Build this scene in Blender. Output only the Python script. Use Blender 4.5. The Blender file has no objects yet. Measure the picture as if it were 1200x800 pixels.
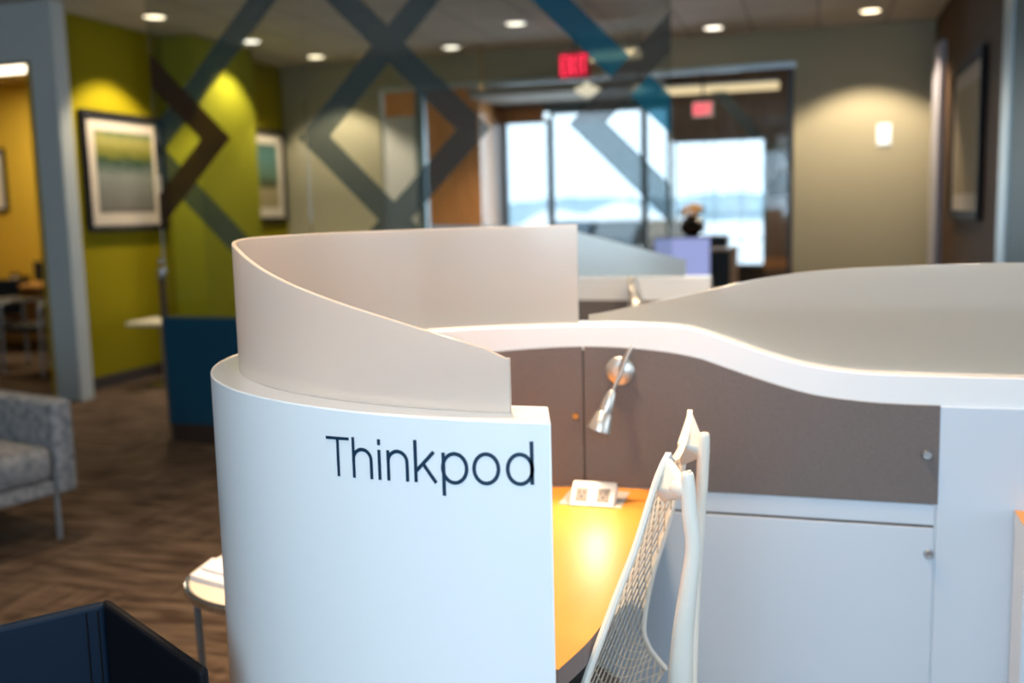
import bpy, bmesh, math, random
from math import sin, cos, pi, radians, atan, hypot, sqrt
from mathutils import Vector, Matrix
random.seed(7)
C = bpy.context.scene.collection
sc = bpy.context.scene

# ------------------------------------------------------------------ materials
def mat(name):
    m = bpy.data.materials.new(name); m.use_nodes = True
    nt = m.node_tree; nt.nodes.clear()
    out = nt.nodes.new('ShaderNodeOutputMaterial')
    return m, nt, out
def N(nt, t, **kw):
    n = nt.nodes.new(t)
    for k, v in kw.items():
        if k in n.inputs: n.inputs[k].default_value = v
        else: setattr(n, k, v)
    return n
def c4(c): return (c[0], c[1], c[2], 1)
def pbr(name, col, rough=.5, metal=0, coat=0, emit=None, es=0, noise=None, bump=None, spec=.5, sheen=0):
    """noise=(scale, amount, colour2), bump=(scale,strength)"""
    m, nt, out = mat(name)
    b = N(nt, 'ShaderNodeBsdfPrincipled')
    b.inputs['Base Color'].default_value = c4(col)
    b.inputs['Roughness'].default_value = rough
    b.inputs['Metallic'].default_value = metal
    b.inputs['Coat Weight'].default_value = coat
    b.inputs['Coat Roughness'].default_value = .06
    b.inputs['Specular IOR Level'].default_value = spec
    b.inputs['Sheen Weight'].default_value = sheen
    if emit: b.inputs['Emission Color'].default_value = c4(emit); b.inputs['Emission Strength'].default_value = es
    tc = N(nt, 'ShaderNodeTexCoord')
    if noise:
        n = N(nt, 'ShaderNodeTexNoise'); n.inputs['Scale'].default_value = noise[0]; n.inputs['Detail'].default_value = 4
        nt.links.new(tc.outputs['Object'], n.inputs['Vector'])
        r = N(nt, 'ShaderNodeMix', data_type='RGBA')
        r.inputs['A'].default_value = c4(col); r.inputs['B'].default_value = c4(noise[2])
        mr = N(nt, 'ShaderNodeMapRange'); mr.inputs['From Min'].default_value = .35; mr.inputs['From Max'].default_value = .65
        mr.inputs['To Max'].default_value = noise[1]
        nt.links.new(n.outputs['Fac'], mr.inputs['Value']); nt.links.new(mr.outputs[0], r.inputs['Factor'])
        nt.links.new(r.outputs['Result'], b.inputs['Base Color'])
    if bump:
        n2 = N(nt, 'ShaderNodeTexNoise'); n2.inputs['Scale'].default_value = bump[0]
        nt.links.new(tc.outputs['Object'], n2.inputs['Vector'])
        bp = N(nt, 'ShaderNodeBump'); bp.inputs['Strength'].default_value = bump[1]; bp.inputs['Distance'].default_value = .01
        nt.links.new(n2.outputs['Fac'], bp.inputs['Height']); nt.links.new(bp.outputs[0], b.inputs['Normal'])
    nt.links.new(b.outputs[0], out.inputs[0])
    return m
def emis(name, col, s):
    m, nt, out = mat(name)
    e = N(nt, 'ShaderNodeEmission'); e.inputs[0].default_value = c4(col); e.inputs[1].default_value = s
    nt.links.new(e.outputs[0], out.inputs[0]); return m
def glassy(name, tint, refl=.08, rough=0.0, diff=None, dw=0, fres=True):
    """thin sheet: tinted see-through + mirror-like reflection (+ optional printed film)"""
    m, nt, out = mat(name)
    t = N(nt, 'ShaderNodeBsdfTransparent'); t.inputs[0].default_value = c4(tint)
    g = N(nt, 'ShaderNodeBsdfGlossy'); g.inputs['Roughness'].default_value = rough
    last = t.outputs[0]
    if diff:
        d = N(nt, 'ShaderNodeBsdfDiffuse'); d.inputs[0].default_value = c4(diff)
        mx = N(nt, 'ShaderNodeMixShader'); mx.inputs[0].default_value = dw
        nt.links.new(last, mx.inputs[1]); nt.links.new(d.outputs[0], mx.inputs[2]); last = mx.outputs[0]
    mx2 = N(nt, 'ShaderNodeMixShader')
    if fres:
        lw = N(nt, 'ShaderNodeFresnel'); lw.inputs['IOR'].default_value = 1.45
        nt.links.new(lw.outputs[0], mx2.inputs[0])
    else: mx2.inputs[0].default_value = refl
    nt.links.new(last, mx2.inputs[1]); nt.links.new(g.outputs[0], mx2.inputs[2])
    nt.links.new(mx2.outputs[0], out.inputs[0]); return m
def frosted(name, col, see=.06, trans=.55, coat=.5, rough=.12):
    """satin acrylic: scatters light through, faint view through, soft sheen"""
    m, nt, out = mat(name)
    d = N(nt, 'ShaderNodeBsdfDiffuse'); d.inputs[0].default_value = c4(col)
    tr = N(nt, 'ShaderNodeBsdfTranslucent'); tr.inputs[0].default_value = c4(col)
    a = N(nt, 'ShaderNodeMixShader'); a.inputs[0].default_value = trans
    nt.links.new(d.outputs[0], a.inputs[1]); nt.links.new(tr.outputs[0], a.inputs[2])
    rf = N(nt, 'ShaderNodeBsdfRefraction'); rf.inputs[0].default_value = (.95, .95, .95, 1); rf.inputs['Roughness'].default_value = .38; rf.inputs['IOR'].default_value = 1.25
    b = N(nt, 'ShaderNodeMixShader'); b.inputs[0].default_value = see
    nt.links.new(a.outputs[0], b.inputs[1]); nt.links.new(rf.outputs[0], b.inputs[2])
    g = N(nt, 'ShaderNodeBsdfGlossy'); g.inputs['Roughness'].default_value = rough
    f = N(nt, 'ShaderNodeFresnel'); f.inputs['IOR'].default_value = 1.45
    mm = N(nt, 'ShaderNodeMath', operation='MULTIPLY'); mm.inputs[1].default_value = coat
    nt.links.new(f.outputs[0], mm.inputs[0])
    e = N(nt, 'ShaderNodeMixShader'); nt.links.new(mm.outputs[0], e.inputs[0])
    nt.links.new(b.outputs[0], e.inputs[1]); nt.links.new(g.outputs[0], e.inputs[2])
    nt.links.new(e.outputs[0], out.inputs[0]); return m
def wood(name, c1, c2, scale=(1, 12, 12), rough=.35, coat=.2):
    m, nt, out = mat(name)
    b = N(nt, 'ShaderNodeBsdfPrincipled'); b.inputs['Roughness'].default_value = rough; b.inputs['Coat Weight'].default_value = coat
    tc = N(nt, 'ShaderNodeTexCoord'); mp = N(nt, 'ShaderNodeMapping'); mp.inputs['Scale'].default_value = scale
    n = N(nt, 'ShaderNodeTexNoise'); n.inputs['Scale'].default_value = 2.2; n.inputs['Detail'].default_value = 6
    cr = N(nt, 'ShaderNodeValToRGB'); cr.color_ramp.elements[0].position = .3; cr.color_ramp.elements[1].position = .7
    cr.color_ramp.elements[0].color = c4(c1); cr.color_ramp.elements[1].color = c4(c2)
    nt.links.new(tc.outputs['Object'], mp.inputs[0]); nt.links.new(mp.outputs[0], n.inputs['Vector'])
    nt.links.new(n.outputs['Fac'], cr.inputs[0]); nt.links.new(cr.outputs[0], b.inputs['Base Color'])
    nt.links.new(b.outputs[0], out.inputs[0]); return m

def carpet_mat():
    m, nt, out = mat('carpet_tiles')
    b = N(nt, 'ShaderNodeBsdfPrincipled'); b.inputs['Roughness'].default_value = .95; b.inputs['Specular IOR Level'].default_value = .1
    tc = N(nt, 'ShaderNodeTexCoord')
    def streak(sc):
        mp = N(nt, 'ShaderNodeMapping'); mp.inputs['Scale'].default_value = sc
        n = N(nt, 'ShaderNodeTexNoise'); n.inputs['Scale'].default_value = 1; n.inputs['Detail'].default_value = 3
        nt.links.new(tc.outputs['Object'], mp.inputs[0]); nt.links.new(mp.outputs[0], n.inputs['Vector']); return n
    a = streak((3.0, 22, 1)); c = streak((22, 3.0, 1))
    ck = N(nt, 'ShaderNodeTexChecker'); ck.inputs['Scale'].default_value = 1.64
    nt.links.new(tc.outputs['Object'], ck.inputs['Vector'])
    big = N(nt, 'ShaderNodeTexNoise'); big.inputs['Scale'].default_value = 1.4
    nt.links.new(tc.outputs['Object'], big.inputs['Vector'])
    mx = N(nt, 'ShaderNodeMix', data_type='FLOAT')
    sub = N(nt, 'ShaderNodeMath', operation='MULTIPLY'); sub.inputs[1].default_value = .45
    nt.links.new(ck.outputs['Fac'], sub.inputs[0])
    nt.links.new(sub.outputs[0], mx.inputs[0]); nt.links.new(a.outputs['Fac'], mx.inputs[2]); nt.links.new(c.outputs['Fac'], mx.inputs[3])
    cr = N(nt, 'ShaderNodeValToRGB')
    e = cr.color_ramp.elements; e[0].position = .40; e[0].color = (.055, .036, .026, 1); e[1].position = .62; e[1].color = (.165, .118, .085, 1)
    nt.links.new(mx.outputs[0], cr.inputs[0]); nt.links.new(cr.outputs[0], b.inputs['Base Color'])
    nt.links.new(b.outputs[0], out.inputs[0]); return m
def tile_ceiling():
    m, nt, out = mat('ceiling_tiles')
    b = N(nt, 'ShaderNodeBsdfPrincipled'); b.inputs['Roughness'].default_value = .9
    tc = N(nt, 'ShaderNodeTexCoord'); br = N(nt, 'ShaderNodeTexBrick')
    br.offset = 0; br.inputs['Scale'].default_value = 1; br.inputs['Brick Width'].default_value = .6; br.inputs['Row Height'].default_value = .6
    br.inputs['Mortar Size'].default_value = .012
    br.inputs['Color1'].default_value = (.66, .62, .57, 1); br.inputs['Color2'].default_value = (.62, .58, .535, 1); br.inputs['Mortar'].default_value = (.38, .36, .33, 1)
    nt.links.new(tc.outputs['Object'], br.inputs['Vector']); nt.links.new(br.outputs['Color'], b.inputs['Base Color'])
    nt.links.new(b.outputs[0], out.inputs[0]); return m
def weave(name, c1, c2, s=400):
    m, nt, out = mat(name)
    b = N(nt, 'ShaderNodeBsdfPrincipled'); b.inputs['Roughness'].default_value = .85; b.inputs['Specular IOR Level'].default_value = .25
    tc = N(nt, 'ShaderNodeTexCoord')
    res = []
    for scl in ((s * .12, s * .12, s), (s, s, s * .12)):
        mp = N(nt, 'ShaderNodeMapping'); mp.inputs['Scale'].default_value = scl
        n = N(nt, 'ShaderNodeTexNoise'); n.inputs['Scale'].default_value = 1; n.inputs['Detail'].default_value = 2
        nt.links.new(tc.outputs['Object'], mp.inputs[0]); nt.links.new(mp.outputs[0], n.inputs['Vector']); res.append(n)
    ad = N(nt, 'ShaderNodeMath', operation='ADD'); nt.links.new(res[0].outputs['Fac'], ad.inputs[0]); nt.links.new(res[1].outputs['Fac'], ad.inputs[1])
    mr = N(nt, 'ShaderNodeMapRange'); mr.inputs['From Min'].default_value = .8; mr.inputs['From Max'].default_value = 1.2
    nt.links.new(ad.outputs[0], mr.inputs[0])
    mx = N(nt, 'ShaderNodeMix', data_type='RGBA'); mx.inputs['A'].default_value = c4(c1); mx.inputs['B'].default_value = c4(c2)
    nt.links.new(mr.outputs[0], mx.inputs['Factor']); nt.links.new(mx.outputs['Result'], b.inputs['Base Color'])
    nt.links.new(b.outputs[0], out.inputs[0]); return m
def painting(name, stops):
    """abstract landscape: soft horizontal bands up the object's local Z (0..1)"""
    m, nt, out = mat(name)
    b = N(nt, 'ShaderNodeBsdfPrincipled'); b.inputs['Roughness'].default_value = .8; b.inputs['Specular IOR Level'].default_value = .1
    tc = N(nt, 'ShaderNodeTexCoord'); sp = N(nt, 'ShaderNodeSeparateXYZ')
    n = N(nt, 'ShaderNodeTexNoise'); n.inputs['Scale'].default_value = 5; n.inputs['Detail'].default_value = 5
    mp = N(nt, 'ShaderNodeMapping'); mp.inputs['Scale'].default_value = (1, 1, 4)
    nt.links.new(tc.outputs['Generated'], mp.inputs[0]); nt.links.new(mp.outputs[0], n.inputs['Vector'])
    nt.links.new(tc.outputs['Generated'], sp.inputs[0])
    ad = N(nt, 'ShaderNodeMath', operation='MULTIPLY_ADD'); ad.inputs[1].default_value = .22
    s2 = N(nt, 'ShaderNodeMath', operation='SUBTRACT'); s2.inputs[1].default_value = .11
    nt.links.new(n.outputs['Fac'], ad.inputs[0]); nt.links.new(sp.outputs['Z'], ad.inputs[2]); nt.links.new(ad.outputs[0], s2.inputs[0])
    cr = N(nt, 'ShaderNodeValToRGB'); e = cr.color_ramp.elements
    e[0].position = stops[0][0]; e[0].color = c4(stops[0][1]); e[1].position = stops[-1][0]; e[1].color = c4(stops[-1][1])
    for p, cc in stops[1:-1]:
        x = e.new(p); x.color = c4(cc)
    nt.links.new(s2.outputs[0], cr.inputs[0]); nt.links.new(cr.outputs[0], b.inputs['Base Color'])
    nt.links.new(b.outputs[0], out.inputs[0]); return m

M = {}
M['white'] = pbr('white_laminate', (.80, .82, .84), .28, coat=.25)
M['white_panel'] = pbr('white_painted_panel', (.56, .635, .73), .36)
M['gap'] = pbr('shadow_gap_trim', (.10, .08, .07), .7)  # dark colour standing for the shade inside the gaps
M['letter'] = pbr('navy_vinyl', (.004, .030, .065), .45)
M['fabric'] = weave('taupe_panel_fabric', (.130, .114, .112), (.172, .152, .148), 1500)
M['frost'] = frosted('frosted_acrylic', (.96, .91, .86), see=.34, trans=.50)
M['frost_wave'] = frosted('frosted_acrylic_gloss', (.88, .88, .84), see=.22, coat=.9, trans=.68, rough=.05)
M['frost_blue'] = frosted('frosted_acrylic_pale_blue', (.72, .86, .92), see=.45)
M['desk'] = wood('honey_maple_veneer', (.60, .235, .030), (.70, .300, .048), (6, 1.2, 6), .42, 0)
M['desk_edge'] = pbr('grey_brown_edge_band', (.20, .15, .14), .5)
M['steel'] = pbr('brushed_steel', (.62, .64, .66), .28, metal=1)
M['chrome'] = pbr('polished_chrome', (.75, .77, .8), .12, metal=1)
M['lampmetal'] = pbr('satin_nickel', (.60, .60, .58), .33, metal=.85)
M['brass'] = pbr('brass', (.55, .38, .16), .35, metal=1)
M['plate'] = pbr('satin_grey_plate', (.62, .58, .56), .4, metal=.3)
M['socket_white'] = pbr('white_socket_plastic', (.86, .83, .78), .4)
M['socket_grey'] = pbr('grey_socket_face', (.20, .18, .17), .45)
M['black'] = pbr('black_plastic', (.012, .012, .014), .5)
M['chair_white'] = pbr('off_white_chair_plastic', (.72, .70, .64), .42)
M['chair_mesh'] = pbr('ivory_elastomer_web', (.50, .475, .41), .5)
M['seat_grey'] = pbr('grey_seat_fabric', (.08, .08, .09), .9)
M['carpet'] = carpet_mat()
M['ceiling'] = tile_ceiling()
M['soffit'] = pbr('soffit_paint', (.30, .28, .25), .9)
M['green'] = pbr('olive_green_paint', (.30, .255, .006), .8, spec=.08)
M['green2'] = pbr('lime_green_paint', (.32, .32, .02), .8, spec=.08)
M['tan'] = pbr('tan_wall_paint', (.46, .43, .31), .7)
M['yellow'] = pbr('mustard_yellow_paint', (.62, .40, .035), .7)
M['brown_wall'] = pbr('brown_wall_covering', (.10, .058, .032), .7, spec=.15)
M['teal'] = pbr('deep_teal_paint', (.005, .060, .090), .5)
M['bluepanel'] = pbr('deep_blue_panel', (.003, .058, .112), .45)
M['base'] = pbr('dark_brown_base', (.035, .020, .014), .6)
M['frame_white'] = pbr('pale_painted_frame', (.68, .74, .74), .5)
M['lav'] = pbr('pale_lavender_frame', (.50, .50, .62), .4)
M['alu'] = pbr('aluminium_trim', (.62, .74, .82), .3, metal=.6)
M['darkmetal'] = pbr('dark_bronze_metal', (.05, .06, .07), .4, metal=.5)
M['bluemetal'] = pbr('blue_grey_metal', (.20, .28, .33), .4, metal=.4)
M['picframe'] = pbr('black_picture_frame', (.010, .010, .014), .6, spec=.15)
M['mat'] = pbr('cream_picture_mat', (.66, .60, .52), .9, spec=.1)
M['art1'] = painting('abstract_field_print', [(0, (.16, .15, .14)), (.45, (.22, .25, .23)), (.62, (.03, .07, .05)), (.72, (.16, .17, .03)), (.88, (.35, .33, .10)), (1, (.12, .18, .10))])
M['art2'] = painting('abstract_sea_print', [(0, (.30, .25, .14)), (.28, (.34, .29, .17)), (.36, (.06, .07, .03)), (.5, (.12, .20, .15)), (.8, (.10, .22, .22)), (1, (.07, .14, .12))])
M['art3'] = painting('pale_gold_print', [(0, (.40, .33, .22)), (1, (.50, .43, .30))])
M['glass'] = glassy('partition_glass', (.84, .87, .87))
M['winglass'] = glassy('window_glass', (.96, .98, 1))
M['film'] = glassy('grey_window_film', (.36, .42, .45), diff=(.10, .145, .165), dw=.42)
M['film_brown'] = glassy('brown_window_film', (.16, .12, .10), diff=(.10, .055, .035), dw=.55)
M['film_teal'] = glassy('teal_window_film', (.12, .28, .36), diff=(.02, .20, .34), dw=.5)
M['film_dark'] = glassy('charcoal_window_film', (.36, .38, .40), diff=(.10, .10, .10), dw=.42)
M['orangewood'] = wood('orange_cherry_wood', (.50, .20, .055), (.66, .30, .10), (8, 8, 1))
M['brownwood'] = wood('brown_walnut_wood', (.20, .10, .05), (.30, .17, .09), (8, 8, 1))
M['cabinet'] = wood('tan_cabinet_wood', (.40, .23, .12), (.52, .32, .18), (8, 8, 1))
M['tweed'] = pbr('blue_grey_tweed', (.15, .16, .18), .95, noise=(26, 1, (.30, .30, .31)), bump=(180, .3))
M['navy'] = pbr('navy_leather', (.0004, .008, .022), .6, spec=.18, bump=(300, .06))
M['navydark'] = pbr('black_navy_leather', (.0012, .002, .004), .6, spec=.2, bump=(300, .06))  # same navy leather, darkened in colour for the faces turned from light
M['tabletop'] = pbr('cream_table_top', (.80, .72, .60), .25)
M['paper'] = pbr('white_paper', (.86, .86, .90), .7)
M['goldpaper'] = pbr('gold_printed_cover', (.50, .33, .06), .5, noise=(30, 1, (.12, .07, .03)))
M['greyframe'] = pbr('grey_chair_tube', (.30, .34, .38), .35, metal=.6)
M['blackfab'] = pbr('black_upholstery', (.012, .012, .015), .8)
M['officewood'] = wood('amber_office_wood', (.42, .20, .06), (.55, .28, .09), (1, 8, 8))
M['lightdisc'] = emis('downlight_glow', (1, .80, .52), 5)
M['lightcold'] = emis('soft_downlight_glow', (1, .88, .70), 4)
M['pendglow'] = emis('linear_lamp_glow', (1, .74, .42), 1.3)
M['coneglow'] = emis('cone_lamp_glow', (1, .85, .62), 1.1)
M['trofglow'] = emis('troffer_glow', (1, .86, .62), 4)
M['bulb'] = emis('bulb_glow', (1, .8, .5), 12)
M['exitred'] = emis('exit_red_glow', (1, .03, .08), 3.0)
M['exitback'] = pbr('exit_sign_face', (.42, .02, .04), .4, emit=(1, .02, .05), es=.08)
M['exitwhite'] = pbr('exit_sign_white', (.8, .7, .66), .5, emit=(1, .7, .6), es=.35)
M['screen'] = emis('monitor_screen_glow', (.40, .45, .82), .85)
M['switch'] = pbr('white_switch_plate', (.88, .94, 1.0), .35, emit=(.8, .92, 1), es=.45)  # slight glow added to brighten the plate, which is no lamp
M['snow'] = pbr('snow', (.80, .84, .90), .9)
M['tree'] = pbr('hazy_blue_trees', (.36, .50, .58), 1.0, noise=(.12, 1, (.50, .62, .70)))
M['carblue'] = pbr('blue_grey_car_paint', (.012, .05, .085), .3, coat=.3)
M['cartan'] = pbr('beige_car_paint', (.13, .10, .07), .3, coat=.3)
M['carglass'] = pbr('car_glass', (.02, .04, .06), .1)
M['vase'] = pbr('black_glazed_vase', (.01, .01, .012), .15)
M['gold'] = pbr('gold_blossom', (.85, .45, .12), .5, emit=(1, .5, .12), es=.25)  # brightness of the blossoms put in as a faint glow
M['stem'] = pbr('dark_twig', (.05, .03, .02), .8)

# ------------------------------------------------------------------ geometry helpers
def link(name, me, m, parent=None, bevel=0, smooth=False, kind=None, label=None, seg=2):
    me.materials.append(m)
    o = bpy.data.objects.new(name, me); C.objects.link(o)
    if parent is not None: o.parent = parent
    if smooth:
        for p in me.polygons: p.use_smooth = True
        me.set_sharp_from_angle(angle=radians(38))
    if bevel:
        b = o.modifiers.new('edge', 'BEVEL'); b.width = bevel; b.segments = seg; b.limit_method = 'ANGLE'; b.angle_limit = radians(40)
        b.harden_normals = False
    if kind: o['kind'] = kind
    if label: o['label'] = label
    return o
class MB:
    def __init__(s): s.v = []; s.f = []
    def add(s, vs, fs):
        n = len(s.v); s.v += [tuple(v) for v in vs]; s.f += [tuple(n + i for i in f) for f in fs]; return s
    def box(s, x0, x1, y0, y1, z0, z1, M4=None):
        vs = [Vector((x, y, z)) for z in (z0, z1) for y in (y0, y1) for x in (x0, x1)]
        if M4 is not None: vs = [M4 @ v for v in vs]
        return s.add(vs, [(0, 2, 3, 1), (4, 5, 7, 6), (0, 1, 5, 4), (2, 6, 7, 3), (0, 4, 6, 2), (1, 3, 7, 5)])
    def prism(s, poly, z0, z1):
        n = len(poly)
        vs = [(x, y, z0) for x, y in poly] + [(x, y, z1) for x, y in poly]
        return s.add(vs, [tuple(range(n))[::-1], tuple(range(n, 2 * n))] + [(i, (i + 1) % n, n + (i + 1) % n, n + i) for i in range(n)])
    def prism_y(s, poly, y0, y1):   # polygon in x,z
        n = len(poly)
        vs = [(x, y0, z) for x, z in poly] + [(x, y1, z) for x, z in poly]
        return s.add(vs, [tuple(range(n)), tuple(range(n, 2 * n))[::-1]] + [(i, n + i, n + (i + 1) % n, (i + 1) % n) for i in range(n)])
    def tube(s, pts, r, n=12, flat=1.0, cap=True):
        pts = [Vector(p) for p in pts]; rs = r if isinstance(r, (list, tuple)) else [r] * len(pts)
        # densify (Catmull-Rom)
        up = None; rings = []
        for i, p in enumerate(pts):
            t = (pts[min(i + 1, len(pts) - 1)] - pts[max(i - 1, 0)]).normalized()
            if up is None:
                up = Vector((0, 0, 1)) if abs(t.z) < .9 else Vector((0, 1, 0))
            a = (up - t * up.dot(t)).normalized(); b = t.cross(a); up = a
            rings.append([p + (a * cos(2 * pi * k / n) * flat + b * sin(2 * pi * k / n)) * rs[i] for k in range(n)])
        vs = [v for rr in rings for v in rr]; fs = []
        for i in range(len(pts) - 1):
            for k in range(n): fs.append((i * n + k, i * n + (k + 1) % n, (i + 1) * n + (k + 1) % n, (i + 1) * n + k))
        if cap: fs += [tuple(range(n))[::-1], tuple(range((len(pts) - 1) * n, len(pts) * n))]
        return s.add(vs, fs)
    def lathe(s, prof, origin=(0, 0, 0), axis=(0, 0, 1), n=24):
        ax = Vector(axis).normalized(); o = Vector(origin)
        a = ax.orthogonal().normalized(); b = ax.cross(a)
        vs = []; fs = []
        for r, h in prof: vs += [o + ax * h + (a * cos(2 * pi * k / n) + b * sin(2 * pi * k / n)) * max(r, 1e-4) for k in range(n)]
        for i in range(len(prof) - 1):
            for k in range(n): fs.append((i * n + k, i * n + (k + 1) % n, (i + 1) * n + (k + 1) % n, (i + 1) * n + k))
        fs += [tuple(range(n))[::-1], tuple(range((len(prof) - 1) * n, len(prof) * n))]
        return s.add(vs, fs)
    def sphere(s, c, r, n=10):
        prof = [(r * sin(pi * i / n), -r * cos(pi * i / n)) for i in range(n + 1)]
        return s.lathe(prof, c, (0, 0, 1), 2 * n)
    def build(s, name, m, parent=None, **kw):
        me = bpy.data.meshes.new(name); me.from_pydata(s.v, [], s.f); me.update()
        bm = bmesh.new(); bm.from_mesh(me); bmesh.ops.recalc_face_normals(bm, faces=bm.faces); bm.to_mesh(me); bm.free()
        return link(name, me, m, parent, **kw)
def spline(pts, k=6):
    """Catmull-Rom through tuples of any dimension"""
    out = []; n = len(pts)
    for i in range(n - 1):
        p0, p1, p2, p3 = pts[max(i - 1, 0)], pts[i], pts[i + 1], pts[min(i + 2, n - 1)]
        for j in range(k):
            t = j / k
            out.append(tuple(.5 * ((2 * b) + (-a + c) * t + (2 * a - 5 * b + 4 * c - d) * t * t + (-a + 3 * b - 3 * c + d) * t ** 3) for a, b, c, d in zip(p0, p1, p2, p3)))
    out.append(tuple(pts[-1])); return out
def lut(tab, x):
    if x <= tab[0][0]: return tab[0][1]
    for (a, b), (c, d) in zip(tab, tab[1:]):
        if x <= c: return b + (d - b) * (x - a) / (c - a)
    return tab[-1][1]
def slut(tab):
    t = spline(tab, 8); return lambda x: lut(t, x)
def thing(name, label, cat, loc=(0, 0, 0), rz=0, group=None):
    o = bpy.data.objects.new(name, None); o.empty_display_size = .1; C.objects.link(o)
    o.location = loc; o.rotation_euler = (0, 0, rz); o['label'] = label; o['category'] = cat
    if group: o['group'] = group
    return o
def tag(o, label, cat, group=None, kind=None):
    o['label'] = label; o['category'] = cat
    if group: o['group'] = group
    if kind: o['kind'] = kind
    return o
def struct(name, mb, m, **kw):
    o = mb.build(name, m, **kw); o['kind'] = 'structure'; return o
def B(*a): return MB().box(*a)

# ================================================================== THE POD
# plan of the curved wall: straight nose at the front, half ellipse on the left, straight back run
CX, CY, EA, EB = -.40, 1.83, .73, .607
def ell(th, off):
    x, y = -sin(th), -cos(th)
    px, py = CX + EA * x, CY + EB * y
    nx, ny = x / EA, y / EB; l = hypot(nx, ny)
    return (px - off * nx / l, py - off * ny / l)
def plan(off, u_front, u_back, nth=72, step=.03, th0=0, th1=pi):
    P = []
    if u_front is not None: P.append((u_front, CY - EB + off, 'f', 0.0))
    for i in range(nth + 1):
        th = th0 + (th1 - th0) * i / nth; e = ell(th, off); P.append((e[0], e[1], 'e', th))
    if u_back is not None:
        n = max(2, int((u_back - CX) / step))
        for i in range(1, n + 1): P.append((CX + (u_back - CX) * i / n, CY + EB - off, 'b', pi))
    return P
ztop_back = slut([(-.62, 1.13), (-.45, 1.134), (-.294, 1.127), (-.196, 1.099), (-.1, 1.066), (-.006, 1.041), (.086, 1.029), (.175, 1.0255), (.43, 1.0235), (.9, 1.0235), (1.3, 1.0235)])
zfab = slut([(-.9, 1.06), (-.797, 1.062), (-.712, 1.073), (-.527, 1.079), (-.372, 1.072), (-.264, 1.056), (-.196, 1.034), (-.099, 1.002), (-.005, .977), (.087, .965), (.177, .960), (.30, .9595)])
def ztop(p): return 1.13 if p[2] != 'b' else ztop_back(p[0])
def strip(pa, pb, z0, z1):
    """wall between plan line pa (outer) and pb (inner); z0, z1 are functions of the inner plan point"""
    mb = MB(); n = len(pa); vs = []
    for a, b in zip(pa, pb):
        lo, hi = z0(b), z1(b)
        vs += [(a[0], a[1], lo), (a[0], a[1], hi), (b[0], b[1], hi), (b[0], b[1], lo)]
    fs = [(0, 1, 2, 3), tuple(4 * (n - 1) + k for k in (3, 2, 1, 0))]
    for i in range(n - 1):
        for k in range(4): fs.append((4 * i + k, 4 * i + (k + 1) % 4, 4 * i + 4 + (k + 1) % 4, 4 * i + 4 + k))
    return mb.add(vs, fs)
TH = .108
pod = thing('curved_pod_wall', 'white curved half height pod wall with navy lettering and taupe fabric lining', 'pod wall', (-.4, 1.83, 0))
PO = Vector((.4, -1.83, 0))
def under(o): o.location = PO; return o
outer = plan(0, -.324, 1.3); inner = plan(TH, -.356, 1.3)
under(strip(outer, inner, lambda p: 0, ztop).build('wall_shell', M['white'], pod, smooth=True, bevel=.0025))
# fabric lining, two panels meeting in a seam
th_seam = pi - math.asin(min(1, (-.4 + .527) / (EA - TH)))
fa = plan(TH, None, None, th0=1.1, th1=th_seam - .0035); fb_ = plan(TH + .008, None, None, th0=1.1, th1=th_seam - .0035)
def zf(p): return zfab(p[0]) if p[1] > 1.9 else 1.06
under(strip(fa, fb_, lambda p: .737, zf).build('fabric_panel', M['fabric'], pod, smooth=True))
fa = plan(TH, None, .268, th0=th_seam + .0035); fb_ = plan(TH + .008, None, .268, th0=th_seam + .0035)
fabB = under(strip(fa, fb_, lambda p: .737, zf).build('fabric_panel', M['fabric'], pod, smooth=True))
ga = plan(TH, None, None, nth=4, th0=th_seam - .012, th1=th_seam + .012); gb = plan(TH + .002, None, None, nth=4, th0=th_seam - .012, th1=th_seam + .012)
under(strip(ga, gb, lambda p: .737, lambda p: 1.07).build('seam_backing', M['gap'], pod))  # added dark strip, the shade in the seam put in as colour
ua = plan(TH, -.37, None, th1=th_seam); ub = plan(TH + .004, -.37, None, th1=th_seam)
o = under(strip(ua, ub, lambda p: .0, lambda p: .699).build('under_desk_lining', M['black'], pod, smooth=True)); o['label'] = 'black lining under the desk'  # black sheet added to stand for the darkness below the desk top
VI = CY + EB - TH       # inner face of the back run (v = 2.329)
# white rail under the fabric, access panel with its own lock, end panel
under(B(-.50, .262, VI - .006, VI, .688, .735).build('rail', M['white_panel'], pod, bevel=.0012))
under(B(-.50, .262, VI - .0015, VI, .679, .690).build('shadow_gap', M['gap'], pod))  # dark strip set in for the shade between rail and panel
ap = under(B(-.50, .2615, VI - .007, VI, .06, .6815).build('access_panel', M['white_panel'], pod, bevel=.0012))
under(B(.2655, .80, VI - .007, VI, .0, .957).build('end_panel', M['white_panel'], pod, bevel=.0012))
def lock(u, z, m, par, v=VI - .007, r=.011):
    a = MB().lathe([(r, 0), (r, .004), (r * .8, .007), (r * .55, .007), (r * .5, .004), (0, .004)], (u, v, z), (0, -1, 0), 20).build('lock', m, par, smooth=True)
    return a
k = lock(.2526, .622, M['steel'], ap); k['label'] = 'round steel lock'
k = lock(.243, .849, M['steel'], fabB, v=VI - .008); k['label'] = 'round steel lock'
k = lock(-.549, .91, M['brass'], fabB, v=2.309, r=.008); k['label'] = 'small brass stud'
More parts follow.
